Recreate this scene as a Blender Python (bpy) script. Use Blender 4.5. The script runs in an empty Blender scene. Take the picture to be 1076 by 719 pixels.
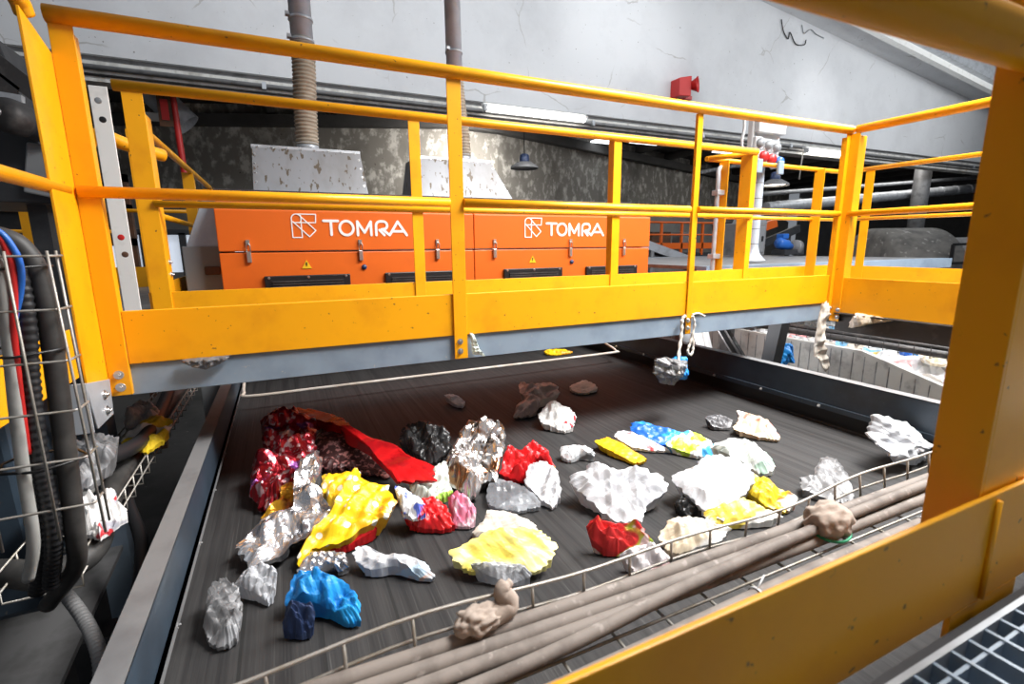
import bpy, bmesh, math, random
from mathutils import Vector, Matrix, noise
R_ = random.Random(7)
PI = math.pi
COL = bpy.context.scene.collection
CZ = 2.6                      # eye height above the hall floor; geometry below is given relative to the eye
V = Vector

# ------------------------------------------------------------------ materials
def nodes(name):
    m = bpy.data.materials.new(name); m.use_nodes = True
    nt = m.node_tree; b = nt.nodes['Principled BSDF']
    return m, nt, b
def N(nt, t, **kw):
    n = nt.nodes.new(t)
    for k, v in kw.items():
        if k in n.inputs: n.inputs[k].default_value = v
        else: setattr(n, k, v)
    return n
def rgb(c): return (c[0], c[1], c[2], 1)
def coords(nt, scale=(1, 1, 1)):
    tc = N(nt, 'ShaderNodeTexCoord'); mp = N(nt, 'ShaderNodeMapping')
    mp.inputs['Scale'].default_value = scale
    nt.links.new(tc.outputs['Object'], mp.inputs['Vector'])
    return mp.outputs['Vector']
def noise_ramp(nt, vec, scale, lo, hi, detail=4, rough=.6):
    n = N(nt, 'ShaderNodeTexNoise', Scale=scale, Detail=detail, Roughness=rough)
    nt.links.new(vec, n.inputs['Vector'])
    r = N(nt, 'ShaderNodeMapRange'); r.inputs[1].default_value = lo; r.inputs[2].default_value = hi
    nt.links.new(n.outputs['Fac'], r.inputs[0])
    return r.outputs[0]
def mix(nt, fac, a, b):
    m = N(nt, 'ShaderNodeMix', data_type='RGBA')
    nt.links.new(fac, m.inputs[0]) if not isinstance(fac, (int, float)) else setattr(m.inputs[0], 'default_value', fac)
    for s, v in ((6, a), (7, b)):
        if isinstance(v, (tuple, list)): m.inputs[s].default_value = rgb(v)
        else: nt.links.new(v, m.inputs[s])
    return m.outputs[2]
def bump(nt, b, h, strength=.3, dist=.01):
    n = N(nt, 'ShaderNodeBump', Strength=strength, Distance=dist)
    nt.links.new(h, n.inputs['Height']); nt.links.new(n.outputs[0], b.inputs['Normal'])
def surf(name, base, rough=.5, metal=0, dirt=None, dscale=6, dlo=.55, dhi=.7, spots=None, sscale=40, slo=.66, shi=.7,
         bmp=0, bscale=60, stretch=(1, 1, 1), spec=.5):
    m, nt, b = nodes(name)
    v = coords(nt, stretch); col = rgb(base)
    out = None
    if dirt:
        out = mix(nt, noise_ramp(nt, v, dscale, dlo, dhi), base, dirt)
    if spots:
        out = mix(nt, noise_ramp(nt, v, sscale, slo, shi, 3, .5), out if out is not None else base, spots)
    if out is not None: nt.links.new(out, b.inputs['Base Color'])
    else: b.inputs['Base Color'].default_value = col
    b.inputs['Roughness'].default_value = rough; b.inputs['Metallic'].default_value = metal
    b.inputs['Specular IOR Level'].default_value = spec
    if bmp: bump(nt, b, noise_ramp(nt, v, bscale, 0, 1, 5), bmp, .004)
    return m
def glow(name, c, s):
    m, nt, b = nodes(name)
    b.inputs['Base Color'].default_value = rgb(c); b.inputs['Emission Color'].default_value = rgb(c)
    b.inputs['Emission Strength'].default_value = s
    return m
M = {}
M['yellow'] = surf('yellow_paint', (.92, .405, .003), .38, 0, (.78, .31, .004), 5, .5, .8, (.25, .11, .02), 55, .70, .74, bmp=.05, bscale=40)
M['orange'] = surf('machine_orange', (.74, .135, .009), .42, 0, (.68, .12, .010), 3, .5, .8)
M['orange_rail'] = surf('orange_rail_paint', (.75, .13, .01), .4)
M['bluegrey'] = surf('bluegrey_steel_paint', (.25, .32, .40), .42, 0, (.17, .22, .29), 4, .45, .75, (.35, .36, .37), 60, .7, .75)
M['darksteel'] = surf('dark_steel', (.045, .042, .042), .5, .2, (.11, .10, .095), 9, .5, .75, bmp=.1)
M['greysteel'] = surf('grey_steel', (.23, .23, .235), .5, .2, (.12, .12, .12), 6, .5, .75)
M['galv'] = surf('galvanised_steel', (.48, .505, .54), .38, .3, (.36, .375, .40), 7, .45, .65)
M['galv_dirty'] = surf('dirty_galvanised_sheet', (.27, .28, .30), .45, .25, (.22, .22, .225), 5, .45, .65, (.11, .085, .06), 26, .60, .63, stretch=(1, 1, .3))
M['guardblue'] = surf('blue_black_guard_paint', (.040, .062, .088), .42, .1, (.024, .036, .052), 5, .4, .7, (.10, .10, .10), 90, .70, .74)
M['guardgrey'] = surf('grey_guard_flange', (.17, .173, .178), .5, 0, (.115, .115, .12), 7, .45, .75)
M['wire'] = surf('zinc_wire', (.40, .38, .35), .45, .5, (.30, .27, .22), 30, .45, .65)
M['cable'] = surf('dusty_cable', (.22, .19, .168), .75, 0, (.13, .108, .095), 18, .45, .7, (.31, .275, .25), 50, .62, .7, bmp=.15)
M['blackhose'] = surf('black_corrugated_plastic', (.018, .018, .020), .45)
M['dustyhose'] = surf('dusty_dark_hose', (.034, .033, .032), .55, 0, (.075, .07, .066), 12, .45, .75)
M['greyhose'] = surf('light_grey_hose', (.42, .42, .40), .5, 0, (.25, .25, .24), 9, .5, .7)
M['redplastic'] = surf('red_plastic', (.55, .02, .018), .4)
M['blueplastic'] = surf('blue_plastic', (.02, .13, .50), .4)
M['white_paint'] = surf('white_paint', (.80, .80, .78), .45, 0, (.62, .61, .58), 8, .55, .75)
M['whiteplastic'] = surf('white_plastic', (.52, .53, .54), .45)
M['blackplastic'] = surf('black_plastic', (.012, .012, .013), .4)
M['greyplastic'] = surf('grey_plastic', (.22, .23, .24), .4)
M['chrome'] = surf('bolt_steel', (.62, .62, .62), .3, .9)
M['white_logo'] = surf('white_lettering', (.86, .86, .86), .5)
M['warn'] = surf('warning_yellow', (.85, .50, .01), .5)
M['ductgrey'] = surf('galvanised_duct', (.50, .55, .62), .35, .1, (.40, .44, .50), 6, .45, .7)
M['flexduct'] = surf('brown_flexible_duct', (.36, .30, .23), .6, 0, (.24, .19, .14), 14, .45, .7)
M['rust'] = surf('rusty_brown', (.13, .055, .025), .7, 0, (.05, .03, .02), 8, .4, .7)
M['rag'] = surf('dusty_rag', (.40, .33, .28), .85, 0, (.27, .21, .17), 14, .45, .7, bmp=.4, bscale=60)
M['twine'] = surf('pale_twine', (.62, .58, .52), .85)
M['dark'] = surf('dark_machinery_paint', (.030, .032, .037), .55, .1, (.06, .06, .062), 5, .5, .75)
M['plate'] = surf('checker_plate', (.26, .26, .265), .5, .4, (.16, .16, .16), 9, .45, .7, bmp=.4, bscale=90)
M['green'] = surf('green_plastic', (.01, .25, .12), .5)
M['drum'] = surf('dusty_drum', (.20, .19, .175), .85, 0, (.11, .105, .10), 4, .4, .7, (.33, .32, .30), 9, .6, .68, bmp=.5, bscale=12)
M['tube'] = glow('fluorescent_tube', (1, .97, .92), 9)
M['lampglow'] = glow('lamp_glow', (1, .90, .74), 10)
M['sky'] = glow('skylight_sheet', (.93, .97, 1), 3.2)
M['litwin'] = glow('lit_window', (.80, .88, 1), .55)

def wall_mat(name, base, stain, spot, ss, lo, hi, vstretch=1.0, dark2=None, crack=False):
    m, nt, b = nodes(name)
    v = coords(nt, (1, 1, vstretch))
    c = mix(nt, noise_ramp(nt, v, ss, lo, hi, 6, .65), base, stain)
    if dark2: c = mix(nt, noise_ramp(nt, v, ss*.17, .48, .68, 3), c, dark2)
    v2 = coords(nt)
    c = mix(nt, noise_ramp(nt, v2, 14.0, .74, .77, 2, .4), c, spot)
    c = mix(nt, noise_ramp(nt, v2, 3.4, .73, .75, 6, .75), c, spot)
    if crack:
        vo = N(nt, 'ShaderNodeTexVoronoi', Scale=.55, feature='DISTANCE_TO_EDGE'); dn = N(nt, 'ShaderNodeTexNoise', Scale=2.2, Detail=5)
        nt.links.new(v2, dn.inputs['Vector']); ad = N(nt, 'ShaderNodeMix', data_type='VECTOR'); ad.inputs[0].default_value = .22
        nt.links.new(v2, ad.inputs[4]); nt.links.new(dn.outputs['Color'], ad.inputs[5]); nt.links.new(ad.outputs[1], vo.inputs['Vector'])
        lt = N(nt, 'ShaderNodeMath', operation='LESS_THAN'); lt.inputs[1].default_value = .0042; nt.links.new(vo.outputs['Distance'], lt.inputs[0])
        mu = N(nt, 'ShaderNodeMath', operation='MULTIPLY'); nt.links.new(lt.outputs[0], mu.inputs[0]); nt.links.new(noise_ramp(nt, v2, 1.3, .50, .60, 2), mu.inputs[1])
        c = mix(nt, mu.outputs[0], c, (.46, .455, .45))
        c = mix(nt, noise_ramp(nt, v2, 26, .735, .76, 2, .4), c, (.30, .29, .28))
    nt.links.new(c, b.inputs['Base Color']); b.inputs['Roughness'].default_value = .85
    bump(nt, b, noise_ramp(nt, v2, 9, 0, 1, 6), .15, .01)
    return m
M['wall'] = wall_mat('whitewashed_wall', (.66, .67, .69), (.55, .555, .575), (.22, .21, .20), .7, .45, .75, crack=True)
M['ledge'] = wall_mat('stained_concrete_ledge', (.66, .65, .62), (.42, .40, .37), (.12, .11, .10), 4.0, .48, .66, .25)
M['backwall'] = wall_mat('mottled_concrete_wall', (.27, .255, .23), (.64, .62, .58), (.10, .09, .08), 4.6, .50, .62, .7, (.15, .14, .125))
M['conc'] = wall_mat('bare_concrete', (.35, .345, .335), (.25, .245, .24), (.12, .12, .12), 1.5, .4, .7)
M['ceil'] = wall_mat('dark_ceiling', (.085, .082, .080), (.05, .05, .05), (.03, .03, .03), 1.0, .4, .7)
M['floor'] = wall_mat('dirty_floor', (.07, .068, .066), (.035, .035, .035), (.15, .15, .14), 1.3, .4, .7)
M['roof'] = wall_mat('grey_roof_sheet', (.30, .30, .295), (.20, .20, .20), (.08, .08, .08), 1.5, .4, .7)

def belt_mat():
    m, nt, b = nodes('black_rubber_belt')
    v = coords(nt, (14, .25, 1))
    c = mix(nt, noise_ramp(nt, v, 3.0, .35, .75, 6, .7), (.018, .0175, .0185), (.050, .0485, .048))
    v2 = coords(nt, (55, .5, 1))
    c = mix(nt, noise_ramp(nt, v2, 3.0, .60, .78, 3, .6), c, (.085, .083, .08))
    # moulded seams running along the belt
    tc = N(nt, 'ShaderNodeTexCoord'); sx = N(nt, 'ShaderNodeSeparateXYZ'); nt.links.new(tc.outputs['Object'], sx.inputs[0])
    mu = N(nt, 'ShaderNodeMath', operation='MULTIPLY'); mu.inputs[1].default_value = 5.2; nt.links.new(sx.outputs[0], mu.inputs[0])
    fr = N(nt, 'ShaderNodeMath', operation='FRACT'); nt.links.new(mu.outputs[0], fr.inputs[0])
    lt = N(nt, 'ShaderNodeMath', operation='LESS_THAN'); lt.inputs[1].default_value = .045; nt.links.new(fr.outputs[0], lt.inputs[0])
    c = mix(nt, lt.outputs[0], c, (.018, .018, .018))
    nt.links.new(c, b.inputs['Base Color']); b.inputs['Roughness'].default_value = .68; b.inputs['Specular IOR Level'].default_value = .3
    bump(nt, b, noise_ramp(nt, v2, 3.0, 0, 1, 3), .15, .004)
    return m
M['belt'] = belt_mat()

def litter_mat(name, base, c2=None, scale=7, lo=.5, hi=.54, c3=None, s3=11, rough=.35, metal=0, crump=.5, dots=None, trans=0, stretch=(1, 1, 1), alpha=1, bs=26):
    m, nt, b = nodes(name); v = coords(nt, stretch); c = None
    if c2: c = mix(nt, noise_ramp(nt, v, scale, lo, hi, 2, .5), base, c2)
    if c3: c = mix(nt, noise_ramp(nt, v, s3, .58, .61, 2, .5), c if c is not None else base, c3)
    if dots:
        vo = N(nt, 'ShaderNodeTexVoronoi', Scale=dots[0]); nt.links.new(v, vo.inputs['Vector'])
        l = N(nt, 'ShaderNodeMath', operation='LESS_THAN'); l.inputs[1].default_value = dots[1]
        nt.links.new(vo.outputs['Distance'], l.inputs[0])
        c = mix(nt, l.outputs[0], c if c is not None else base, dots[2])
    if c is not None: nt.links.new(c, b.inputs['Base Color'])
    else: b.inputs['Base Color'].default_value = rgb(base)
    b.inputs['Roughness'].default_value = rough; b.inputs['Metallic'].default_value = metal
    b.inputs['Transmission Weight'].default_value = trans; b.inputs['Alpha'].default_value = alpha
    n1 = N(nt, 'ShaderNodeTexNoise', Scale=bs*.5, Detail=3, Roughness=.55); n1.noise_type = 'RIDGED_MULTIFRACTAL'; n1.inputs['Distortion'].default_value = .6
    nt.links.new(coords(nt, (1, 1, .6)), n1.inputs['Vector'])
    bump(nt, b, n1.outputs['Fac'], crump*.55, .012)
    return m
L = litter_mat; W = (.60, .61, .64)
M['redfoil'] = L('crimson_foil', (.24, .007, .014), (.36, .22, .24), 38, .55, .60, (.20, .06, .22), 9, .28, .75, .9, bs=34)
M['darknet'] = L('dark_glitter_net', (.05, .016, .016), (.38, .16, .15), 55, .54, .6, rough=.5, metal=.3, crump=.7, bs=70)
M['redshine'] = L('shiny_red_film', (.48, .008, .010), (.30, .005, .008), 9, .5, .6, rough=.25, crump=.5)
M['silver'] = L('silver_foil', (.80, .80, .82), (.30, .30, .32), 14, .55, .62, rough=.22, metal=.9, crump=1, bs=30)
M['gold'] = L('gold_wrapper', (.62, .33, .02), (.35, .10, .02), 12, .52, .6, rough=.3, metal=.5, crump=.8)
M['yellowdots'] = L('yellow_bag_white_dots', (.85, .55, .01), (.80, .40, .01), 6, .5, .6, dots=(22, .28, (.85, .82, .70)), rough=.35, crump=.6)
M['whitefilm'] = L('white_film', W, (.50, .52, .56), 9, .45, .65, rough=.3, crump=.5, alpha=.84)
M['greyfilm'] = L('grey_film', (.17, .17, .175), (.34, .345, .36), 11, .5, .6, rough=.35, crump=.5, alpha=.78)
M['bluebag'] = L('bright_blue_bag', (.012, .22, .62), (.02, .32, .72), 8, .48, .6, rough=.4, crump=.5)
M['navy'] = L('navy_film', (.025, .045, .12), (.06, .09, .19), 10, .5, .6, rough=.4, crump=.5)
M['whitepeach'] = L('white_peach_wrapper', W, (.80, .48, .34), 8, .58, .62, (.55, .70, .82), 9, .4, 0, .5)
M['blackbag'] = L('black_bag', (.016, .016, .017), (.04, .04, .042), 8, .5, .6, rough=.3, crump=.5, alpha=.8)
M['copper'] = L('copper_silver_foil', (.74, .73, .73), (.36, .19, .10), 11, .52, .58, (.20, .17, .15), 17, .2, .9, 1, bs=28)
M['mintfilm'] = L('pale_mint_film', (.66, .75, .68), (.76, .80, .76), 6, .5, .6, (.40, .70, .10), 5, .4, 0, .5)
M['redprint'] = L('red_printed_pack', (.64, .012, .015), (.52, .008, .01), 6, .5, .6, rough=.35, crump=.5)
M['blueprint'] = L('blue_white_print', (.80, .80, .82), (.10, .15, .58), 17, .5, .54, (.62, .02, .03), 13, .4, 0, .5)
M['pinkfilm'] = L('pink_film', (.80, .25, .38), (.82, .55, .62), 12, .5, .56, rough=.4, crump=.5)
M['redgold'] = L('red_bag_gold_print', (.60, .010, .014), (.70, .40, .06), 13, .62, .64, rough=.3, crump=.6)
M['clearfilm'] = L('clear_grey_film', (.20, .21, .23), (.36, .38, .41), 8, .5, .6, rough=.25, crump=.5, alpha=.6)
M['yellowbag'] = L('pale_yellow_bag', (.90, .76, .16), (.90, .82, .34), 7, .48, .6, rough=.4, crump=.5)
M['beigefilm'] = L('beige_film', (.58, .53, .46), (.68, .65, .60), 9, .5, .6, rough=.5, crump=.5)
M['greybrown'] = L('grey_brown_film', (.34, .31, .30), (.58, .56, .55), 12, .52, .6, rough=.35, crump=.8)
M['whitered'] = L('white_pack_red_print', (.80, .79, .78), (.62, .04, .05), 11, .60, .62, (.45, .45, .50), 15, .4, 0, .5)
M['whitesilver'] = L('white_silver_scrap', (.72, .75, .78), (.18, .19, .20), 13, .56, .62, rough=.3, metal=.3, crump=.8)
M['yellowcard'] = L('yellow_card', (.86, .56, .01), (.80, .38, .01), 7, .55, .6, rough=.45, crump=.15)
M['bluewrap'] = L('deep_blue_wrapper', (.015, .12, .50), (.03, .28, .66), 9, .55, .6, rough=.35, crump=.4)
M['greenwrap'] = L('green_white_blue_wrapper', (.45, .66, .05), (.80, .83, .85), 9, .48, .52, (.05, .30, .62), 8, .35, 0, .4)
M['redgreen'] = L('red_green_pack', (.66, .03, .03), (.42, .62, .06), 7, .53, .57, (.82, .62, .60), 12, .35, 0, .5)
M['pinkwhite'] = L('pink_white_film', (.80, .74, .75), (.78, .45, .48), 10, .56, .6, rough=.4, crump=.5)
M['palegreen'] = L('pale_green_white_film', (.66, .73, .69), (.78, .80, .80), 7, .48, .58, (.36, .50, .42), 9, .4, 0, .6)
M['yellowbrown'] = L('yellow_brown_wrapper', (.82, .58, .03), (.40, .16, .10), 8, .54, .6, (.80, .78, .70), 9, .4, 0, .5)
M['yellowwhite'] = L('yellow_white_film', (.84, .66, .10), (.80, .79, .74), 8, .5, .56, rough=.4, crump=.5)
M['tanfilm'] = L('tan_film', (.62, .52, .38), (.74, .72, .68), 8, .48, .56, rough=.45, crump=.5)
M['kraft'] = L('printed_kraft_pack', (.64, .48, .32), (.58, .16, .12), 9, .54, .58, (.80, .76, .66), 12, .5, 0, .3)
M['greydark'] = L('dark_grey_film', (.10, .10, .11), (.24, .24, .25), 10, .5, .6, rough=.4, crump=.5)
M['whiteyellow'] = L('yellow_label_film', (.80, .79, .76), (.80, .55, .03), 6, .46, .48, rough=.4, crump=.4)
M['mixheap'] = None
def heap_mat():
    m, nt, b = nodes('mixed_film_heap'); v = coords(nt)
    vo = N(nt, 'ShaderNodeTexVoronoi', Scale=7.0); nt.links.new(v, vo.inputs['Vector'])
    r = N(nt, 'ShaderNodeValToRGB'); r.color_ramp.interpolation = 'CONSTANT'
    sp = N(nt, 'ShaderNodeSeparateXYZ'); nt.links.new(vo.outputs['Color'], sp.inputs[0])
    cols = [(0, (.74, .75, .76)), (.30, (.62, .64, .66)), (.48, (.80, .80, .80)), (.66, (.55, .50, .44)), (.74, (.70, .30, .30)), (.79, (.75, .62, .20)),
            (.84, (.20, .45, .70)), (.88, (.45, .65, .50)), (.92, (.76, .77, .78))]
    e = r.color_ramp.elements
    e[0].position = 0; e[0].color = rgb(cols[0][1]); e[1].position = cols[1][0]; e[1].color = rgb(cols[1][1])
    for p, c in cols[2:]:
        x = e.new(p); x.color = rgb(c)
    nt.links.new(sp.outputs[0], r.inputs[0]); nt.links.new(r.outputs[0], b.inputs['Base Color'])
    b.inputs['Roughness'].default_value = .4
    vo2 = N(nt, 'ShaderNodeTexVoronoi', Scale=14.0); nt.links.new(v, vo2.inputs['Vector'])
    bump(nt, b, vo2.outputs['Distance'], .8, .05)
    return m
M['mixheap'] = heap_mat()

# ------------------------------------------------------------------ mesh builder
class MB:
    def __init__(s): s.b = bmesh.new()
    def face(s, pts, smooth=False):
        f = s.b.faces.new([s.b.verts.new(p) for p in pts]); f.smooth = smooth; return s
    def hexa(s, P):
        v = [s.b.verts.new(p) for p in P]
        for q in ((0, 3, 2, 1), (4, 5, 6, 7), (0, 1, 5, 4), (1, 2, 6, 5), (2, 3, 7, 6), (3, 0, 4, 7)):
            s.b.faces.new([v[i] for i in q])
        return s
    def box(s, x0, x1, y0, y1, z0, z1):
        return s.hexa([(x0, y0, z0), (x1, y0, z0), (x1, y1, z0), (x0, y1, z0), (x0, y0, z1), (x1, y0, z1), (x1, y1, z1), (x0, y1, z1)])
    def bar(s, p0, p1, w, h, up=(0, 0, 1)):
        p0, p1 = V(p0), V(p1); d = (p1-p0).normalized(); r = d.cross(V(up))
        if r.length < 1e-4: r = d.cross(V((0, 1, 0)))
        r.normalize(); u = r.cross(d)
        c = [(-w/2, -h/2), (w/2, -h/2), (w/2, h/2), (-w/2, h/2)]
        return s.hexa([p0+r*a+u*b for a, b in c]+[p1+r*a+u*b for a, b in c])
    def prism(s, poly, origin, ax, ay, depth):
        o, ax, ay = V(origin), V(ax), V(ay); n = ax.cross(ay).normalized()*depth
        a = [s.b.verts.new(o+ax*x+ay*y) for x, y in poly]; c = [s.b.verts.new(o+ax*x+ay*y+n) for x, y in poly]
        k = len(poly)
        s.b.faces.new(a[::-1]); s.b.faces.new(c)
        for i in range(k): s.b.faces.new([a[i], a[(i+1) % k], c[(i+1) % k], c[i]])
        return s
    def tube(s, pts, r, seg=10, caps=True):
        pts = [V(p) for p in pts]; n = len(pts); rr = r if isinstance(r, (list, tuple)) else [r]*n
        rings = []; t0 = (pts[1]-pts[0]).normalized()
        u = t0.cross(V((0, 0, 1)))
        if u.length < .05: u = t0.cross(V((1, 0, 0)))
        u.normalize()
        for i, p in enumerate(pts):
            t = (pts[min(i+1, n-1)]-pts[max(i-1, 0)]).normalized()
            u = (u-t*u.dot(t)).normalized(); w = t.cross(u)
            rings.append([s.b.verts.new(p+(u*math.cos(2*PI*k/seg)+w*math.sin(2*PI*k/seg))*rr[i]) for k in range(seg)])
        for a, c in zip(rings, rings[1:]):
            for k in range(seg):
                f = s.b.faces.new([a[k], a[(k+1) % seg], c[(k+1) % seg], c[k]]); f.smooth = True
        if caps: s.b.faces.new(rings[0][::-1]); s.b.faces.new(rings[-1])
        return s
    def lathe(s, prof, origin, axis=(0, 0, 1), seg=28):
        o, a = V(origin), V(axis).normalized(); u = a.orthogonal().normalized(); w = a.cross(u); rings = []
        for r, h in prof:
            rings.append([s.b.verts.new(o+a*h+(u*math.cos(2*PI*k/seg)+w*math.sin(2*PI*k/seg))*max(r, 1e-4)) for k in range(seg)])
        for p, q in zip(rings, rings[1:]):
            for k in range(seg):
                f = s.b.faces.new([p[k], p[(k+1) % seg], q[(k+1) % seg], q[k]]); f.smooth = True
        return s
    def bolt(s, p, n, r=.009, h=.008):
        p, n = V(p), V(n).normalized()
        s.tube([p-n*.002, p+n*.002], r*1.55, 12); s.tube([p, p+n*h], r, 6); s.tube([p, p+n*(h+.006)], r*.5, 8)
        return s
    def bolts(s, name, m, parent, P, n, r=.009, h=.008):
        for p in P: MB().bolt(p, n, r, h).build(name, m, parent)
    def build(s, name, m, parent=None, bev=0, loc=None):
        bmesh.ops.recalc_face_normals(s.b, faces=s.b.faces)
        if parent is not None:
            o3 = V(parent['_w']) if '_w' in parent else V((0, 0, 0))
        elif loc is not None: o3 = V(loc)
        else:
            xs = [v.co for v in s.b.verts]
            o3 = V(((min(v.x for v in xs)+max(v.x for v in xs))/2, (min(v.y for v in xs)+max(v.y for v in xs))/2, min(v.z for v in xs)))
        for v in s.b.verts: v.co -= o3
        me = bpy.data.meshes.new(name); s.b.to_mesh(me); s.b.free()
        me.materials.append(M[m] if isinstance(m, str) else m)
        o = bpy.data.objects.new(name, me); COL.objects.link(o)
        if parent is not None: o.parent = parent
        else: o.location = o3+V((0, 0, CZ))
        o['_w'] = tuple(o3)
        if bev:
            b = o.modifiers.new('bevel', 'BEVEL'); b.width = bev; b.segments = 2; b.limit_method = 'ANGLE'; b.angle_limit = .9
        return o
def thing(name, label, cat, loc, group=None):
    o = bpy.data.objects.new(name, None); COL.objects.link(o); o.empty_display_size = .1
    o.location = V(loc)+V((0, 0, CZ)); o['_w'] = tuple(loc); o['label'] = label; o['category'] = cat
    if group: o['group'] = group
    return o
def tag(o, label, cat, group=None, kind=None):
    o['label'] = label; o['category'] = cat
    if group: o['group'] = group
    if kind: o['kind'] = kind
    return o
def struct(o, label=None):
    o['kind'] = 'structure'
    if label: o['label'] = label
    return o
def copy_tree(o, parent=None):
    c = o.copy(); COL.objects.link(c)
    if parent is not None: c.parent = parent
    for ch in [x for x in o.children]: copy_tree(ch, c)
    return c
def smooth_path(pts, n=8):
    P = [V(p) for p in pts]; P = [P[0]*2-P[1]]+P+[P[-1]*2-P[-2]]; out = []
    for i in range(1, len(P)-2):
        for k in range(n):
            t = k/n; a, b, c, d = P[i-1:i+3]
            out.append(.5*((2*b)+(c-a)*t+(2*a-5*b+4*c-d)*t*t+(3*b-a-3*c+d)*t**3))
    out.append(P[-2]); return out
def fbm(p, s): return noise.fractal(V(p)*s, 1.0, 2.0, 4)
def ridge(p, s): return 1-abs(noise.noise(V(p)*s))*2

def tri(x): return abs(2*(x-math.floor(x+.5)))
def crumple(name, outline, z0, H, m, seed, nrm=None, flat=True, amp=1.0, cs=9.0):
    """crumpled piece of film: outline points (x, y, lift) on a base plane z0, or, with nrm, free 3D points thickened along nrm.
    Straight sharp folds in random directions crease the sheet; the rim is ragged and thin."""
    rs = random.Random(seed*13+5)
    mb = MB(); pts = [V((x, y, z0+l)) for x, y, l in outline] if nrm is None else [V(p) for p in outline]
    up = V((0, 0, 1)) if nrm is None else V(nrm)
    K = len(pts); dense = []
    for i in range(K):
        a, b, c, d = pts[(i-1) % K], pts[i], pts[(i+1) % K], pts[(i+2) % K]
        for k in range(14):
            t = k/14
            dense.append(.55*(b+(c-b)*t)+.45*(.5*((2*b)+(c-a)*t+(2*a-5*b+4*c-d)*t*t+(3*b-a-3*c+d)*t**3)))
    n = len(dense)
    cen = sum(dense, V())/n; size = sum((p-cen).length for p in dense)/n
    rag = [1+.07*(tri(i*7.0/n+seed*.37)-.5)+.06*(tri(i*17.0/n+seed*.71)-.5)+.05*(tri(i*31.0/n+seed*.13)-.5) for i in range(n)]
    dense = [cen+(p-cen)*g for p, g in zip(dense, rag)]
    folds = []
    for k in range(11):
        d = V((rs.gauss(0, 1), rs.gauss(0, 1), rs.gauss(0, 1))).normalized(); fr = (1.1+.62*k)/max(size, .05)*.5
        folds.append((d*fr, rs.random(), 1/(1+.42*k)))
    tot = sum(f[2] for f in folds)
    off = V((seed*3.1, seed*1.7, seed*.9))
    def crease(q):
        w = q+V((noise.noise(q*6+off), noise.noise(q*6-off), 0))*.012
        s_ = sum(a*tri(w.dot(d)+p) for d, p, a in folds)/tot
        return .5+(s_-.5)*1.5
    RN = 26; rings = []
    for j in range(1, RN+1):
        r = j/RN; ring = []
        for p in dense:
            q = cen+(p-cen)*r
            e = 1-r**2.2
            d = up*(H*.40*e**.8+amp*H*2.2*(crease(q)-.40)*min(1, e*1.8+.12))
            side = V((0, 0, 0))
            if nrm is None: side = V((crease(q+V((.3, 0, .1)))-.5, crease(q+V((0, .3, .2)))-.5, 0))*size*.16*(.3+.7*r)
            w = q+d+side
            if nrm is None and w.z < z0+.002: w.z = z0+.002+.1*(w.z-z0 > 0)
            ring.append(mb.b.verts.new(w))
        rings.append(ring)
    q = cen; c0 = mb.b.verts.new(sum((v.co for v in rings[0]), V())/n)
    for k in range(n): mb.b.faces.new([c0, rings[0][k], rings[0][(k+1) % n]])
    for a, b in zip(rings, rings[1:]):
        for k in range(n): mb.b.faces.new([a[k], b[k], b[(k+1) % n], a[(k+1) % n]])
    if nrm is None:
        low = []
        for v, (p) in zip(rings[-1], dense):
            h = v.co.z-z0; inn = min(.5, .18+h*.8) if h > .03 else .03
            low.append(mb.b.verts.new((v.co.x*(1-inn)+cen.x*inn, v.co.y*(1-inn)+cen.y*inn, z0)))
    else: low = [mb.b.verts.new(v.co*.97+cen*.03-up*H*.35) for v in rings[-1]]
    for k in range(n): mb.b.faces.new([rings[-1][k], low[k], low[(k+1) % n], rings[-1][(k+1) % n]])
    mb.b.faces.new(low[::-1])
    for f in mb.b.faces: f.smooth = False
    return mb.build(name, m)
# ------------------------------------------------------------------ setting
GA = lambda x: 5.54-.113*(x-10.6)            # gable line of the big white wall
mb = MB(); mb.prism([(-9, 2.62), (34, 2.62), (34, GA(34)), (-9, GA(-9))], (0, 9.3, 0), (1, 0, 0), (0, 0, 1), .3)
struct(mb.build('wall_back', 'wall'), 'tall whitewashed gable wall above the opening')
mb = MB(); mb.box(-9, 34, 8.97, 9.3, 2.27, 2.53); struct(mb.build('trim_1', 'ledge'), 'stained concrete ledge along the foot of the white wall')
mb = MB(); mb.box(-9, 34, 9.08, 9.3, 2.53, 2.62); struct(mb.build('trim_shadow_line', 'greysteel'))  # recessed strip, coloured dark for the shadow line under the wall
# roof sheet and gutter above the gable, to the right
def slope_box(x0, x1, y0, y1, d0, d1):
    m_ = MB(); m_.hexa([(x0, y0, GA(x0)+d0), (x1, y0, GA(x1)+d0), (x1, y1, GA(x1)+d0), (x0, y1, GA(x0)+d0),
                        (x0, y0, GA(x0)+d1), (x1, y0, GA(x1)+d1), (x1, y1, GA(x1)+d1), (x0, y1, GA(x0)+d1)]); return m_
struct(slope_box(9, 34, 8.1, 9.0, 0, .10).build('ceiling_soffit', 'wall'), 'pale soffit under the roof edge')
struct(slope_box(9, 34, 7.95, 8.1, -.30, .12).build('trim_3', 'white_paint'), 'white gutter board at the roof edge')
struct(slope_box(9, 34, 7.80, 7.95, -.16, .20).build('trim_4', 'galv'))
struct(slope_box(9, 34, 3.5, 7.8, .5, .6).build('ceiling_roof', 'roof'))
mb = MB()
for yy in (4.2, 5.4, 6.6): 
    mb.hexa([(9, yy, GA(9)+.25), (34, yy, GA(34)+.25), (34, yy+.2, GA(34)+.25), (9, yy+.2, GA(9)+.25), (9, yy, GA(9)+.5), (34, yy, GA(34)+.5), (34, yy+.2, GA(34)+.5), (9, yy+.2, GA(9)+.5)])
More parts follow.
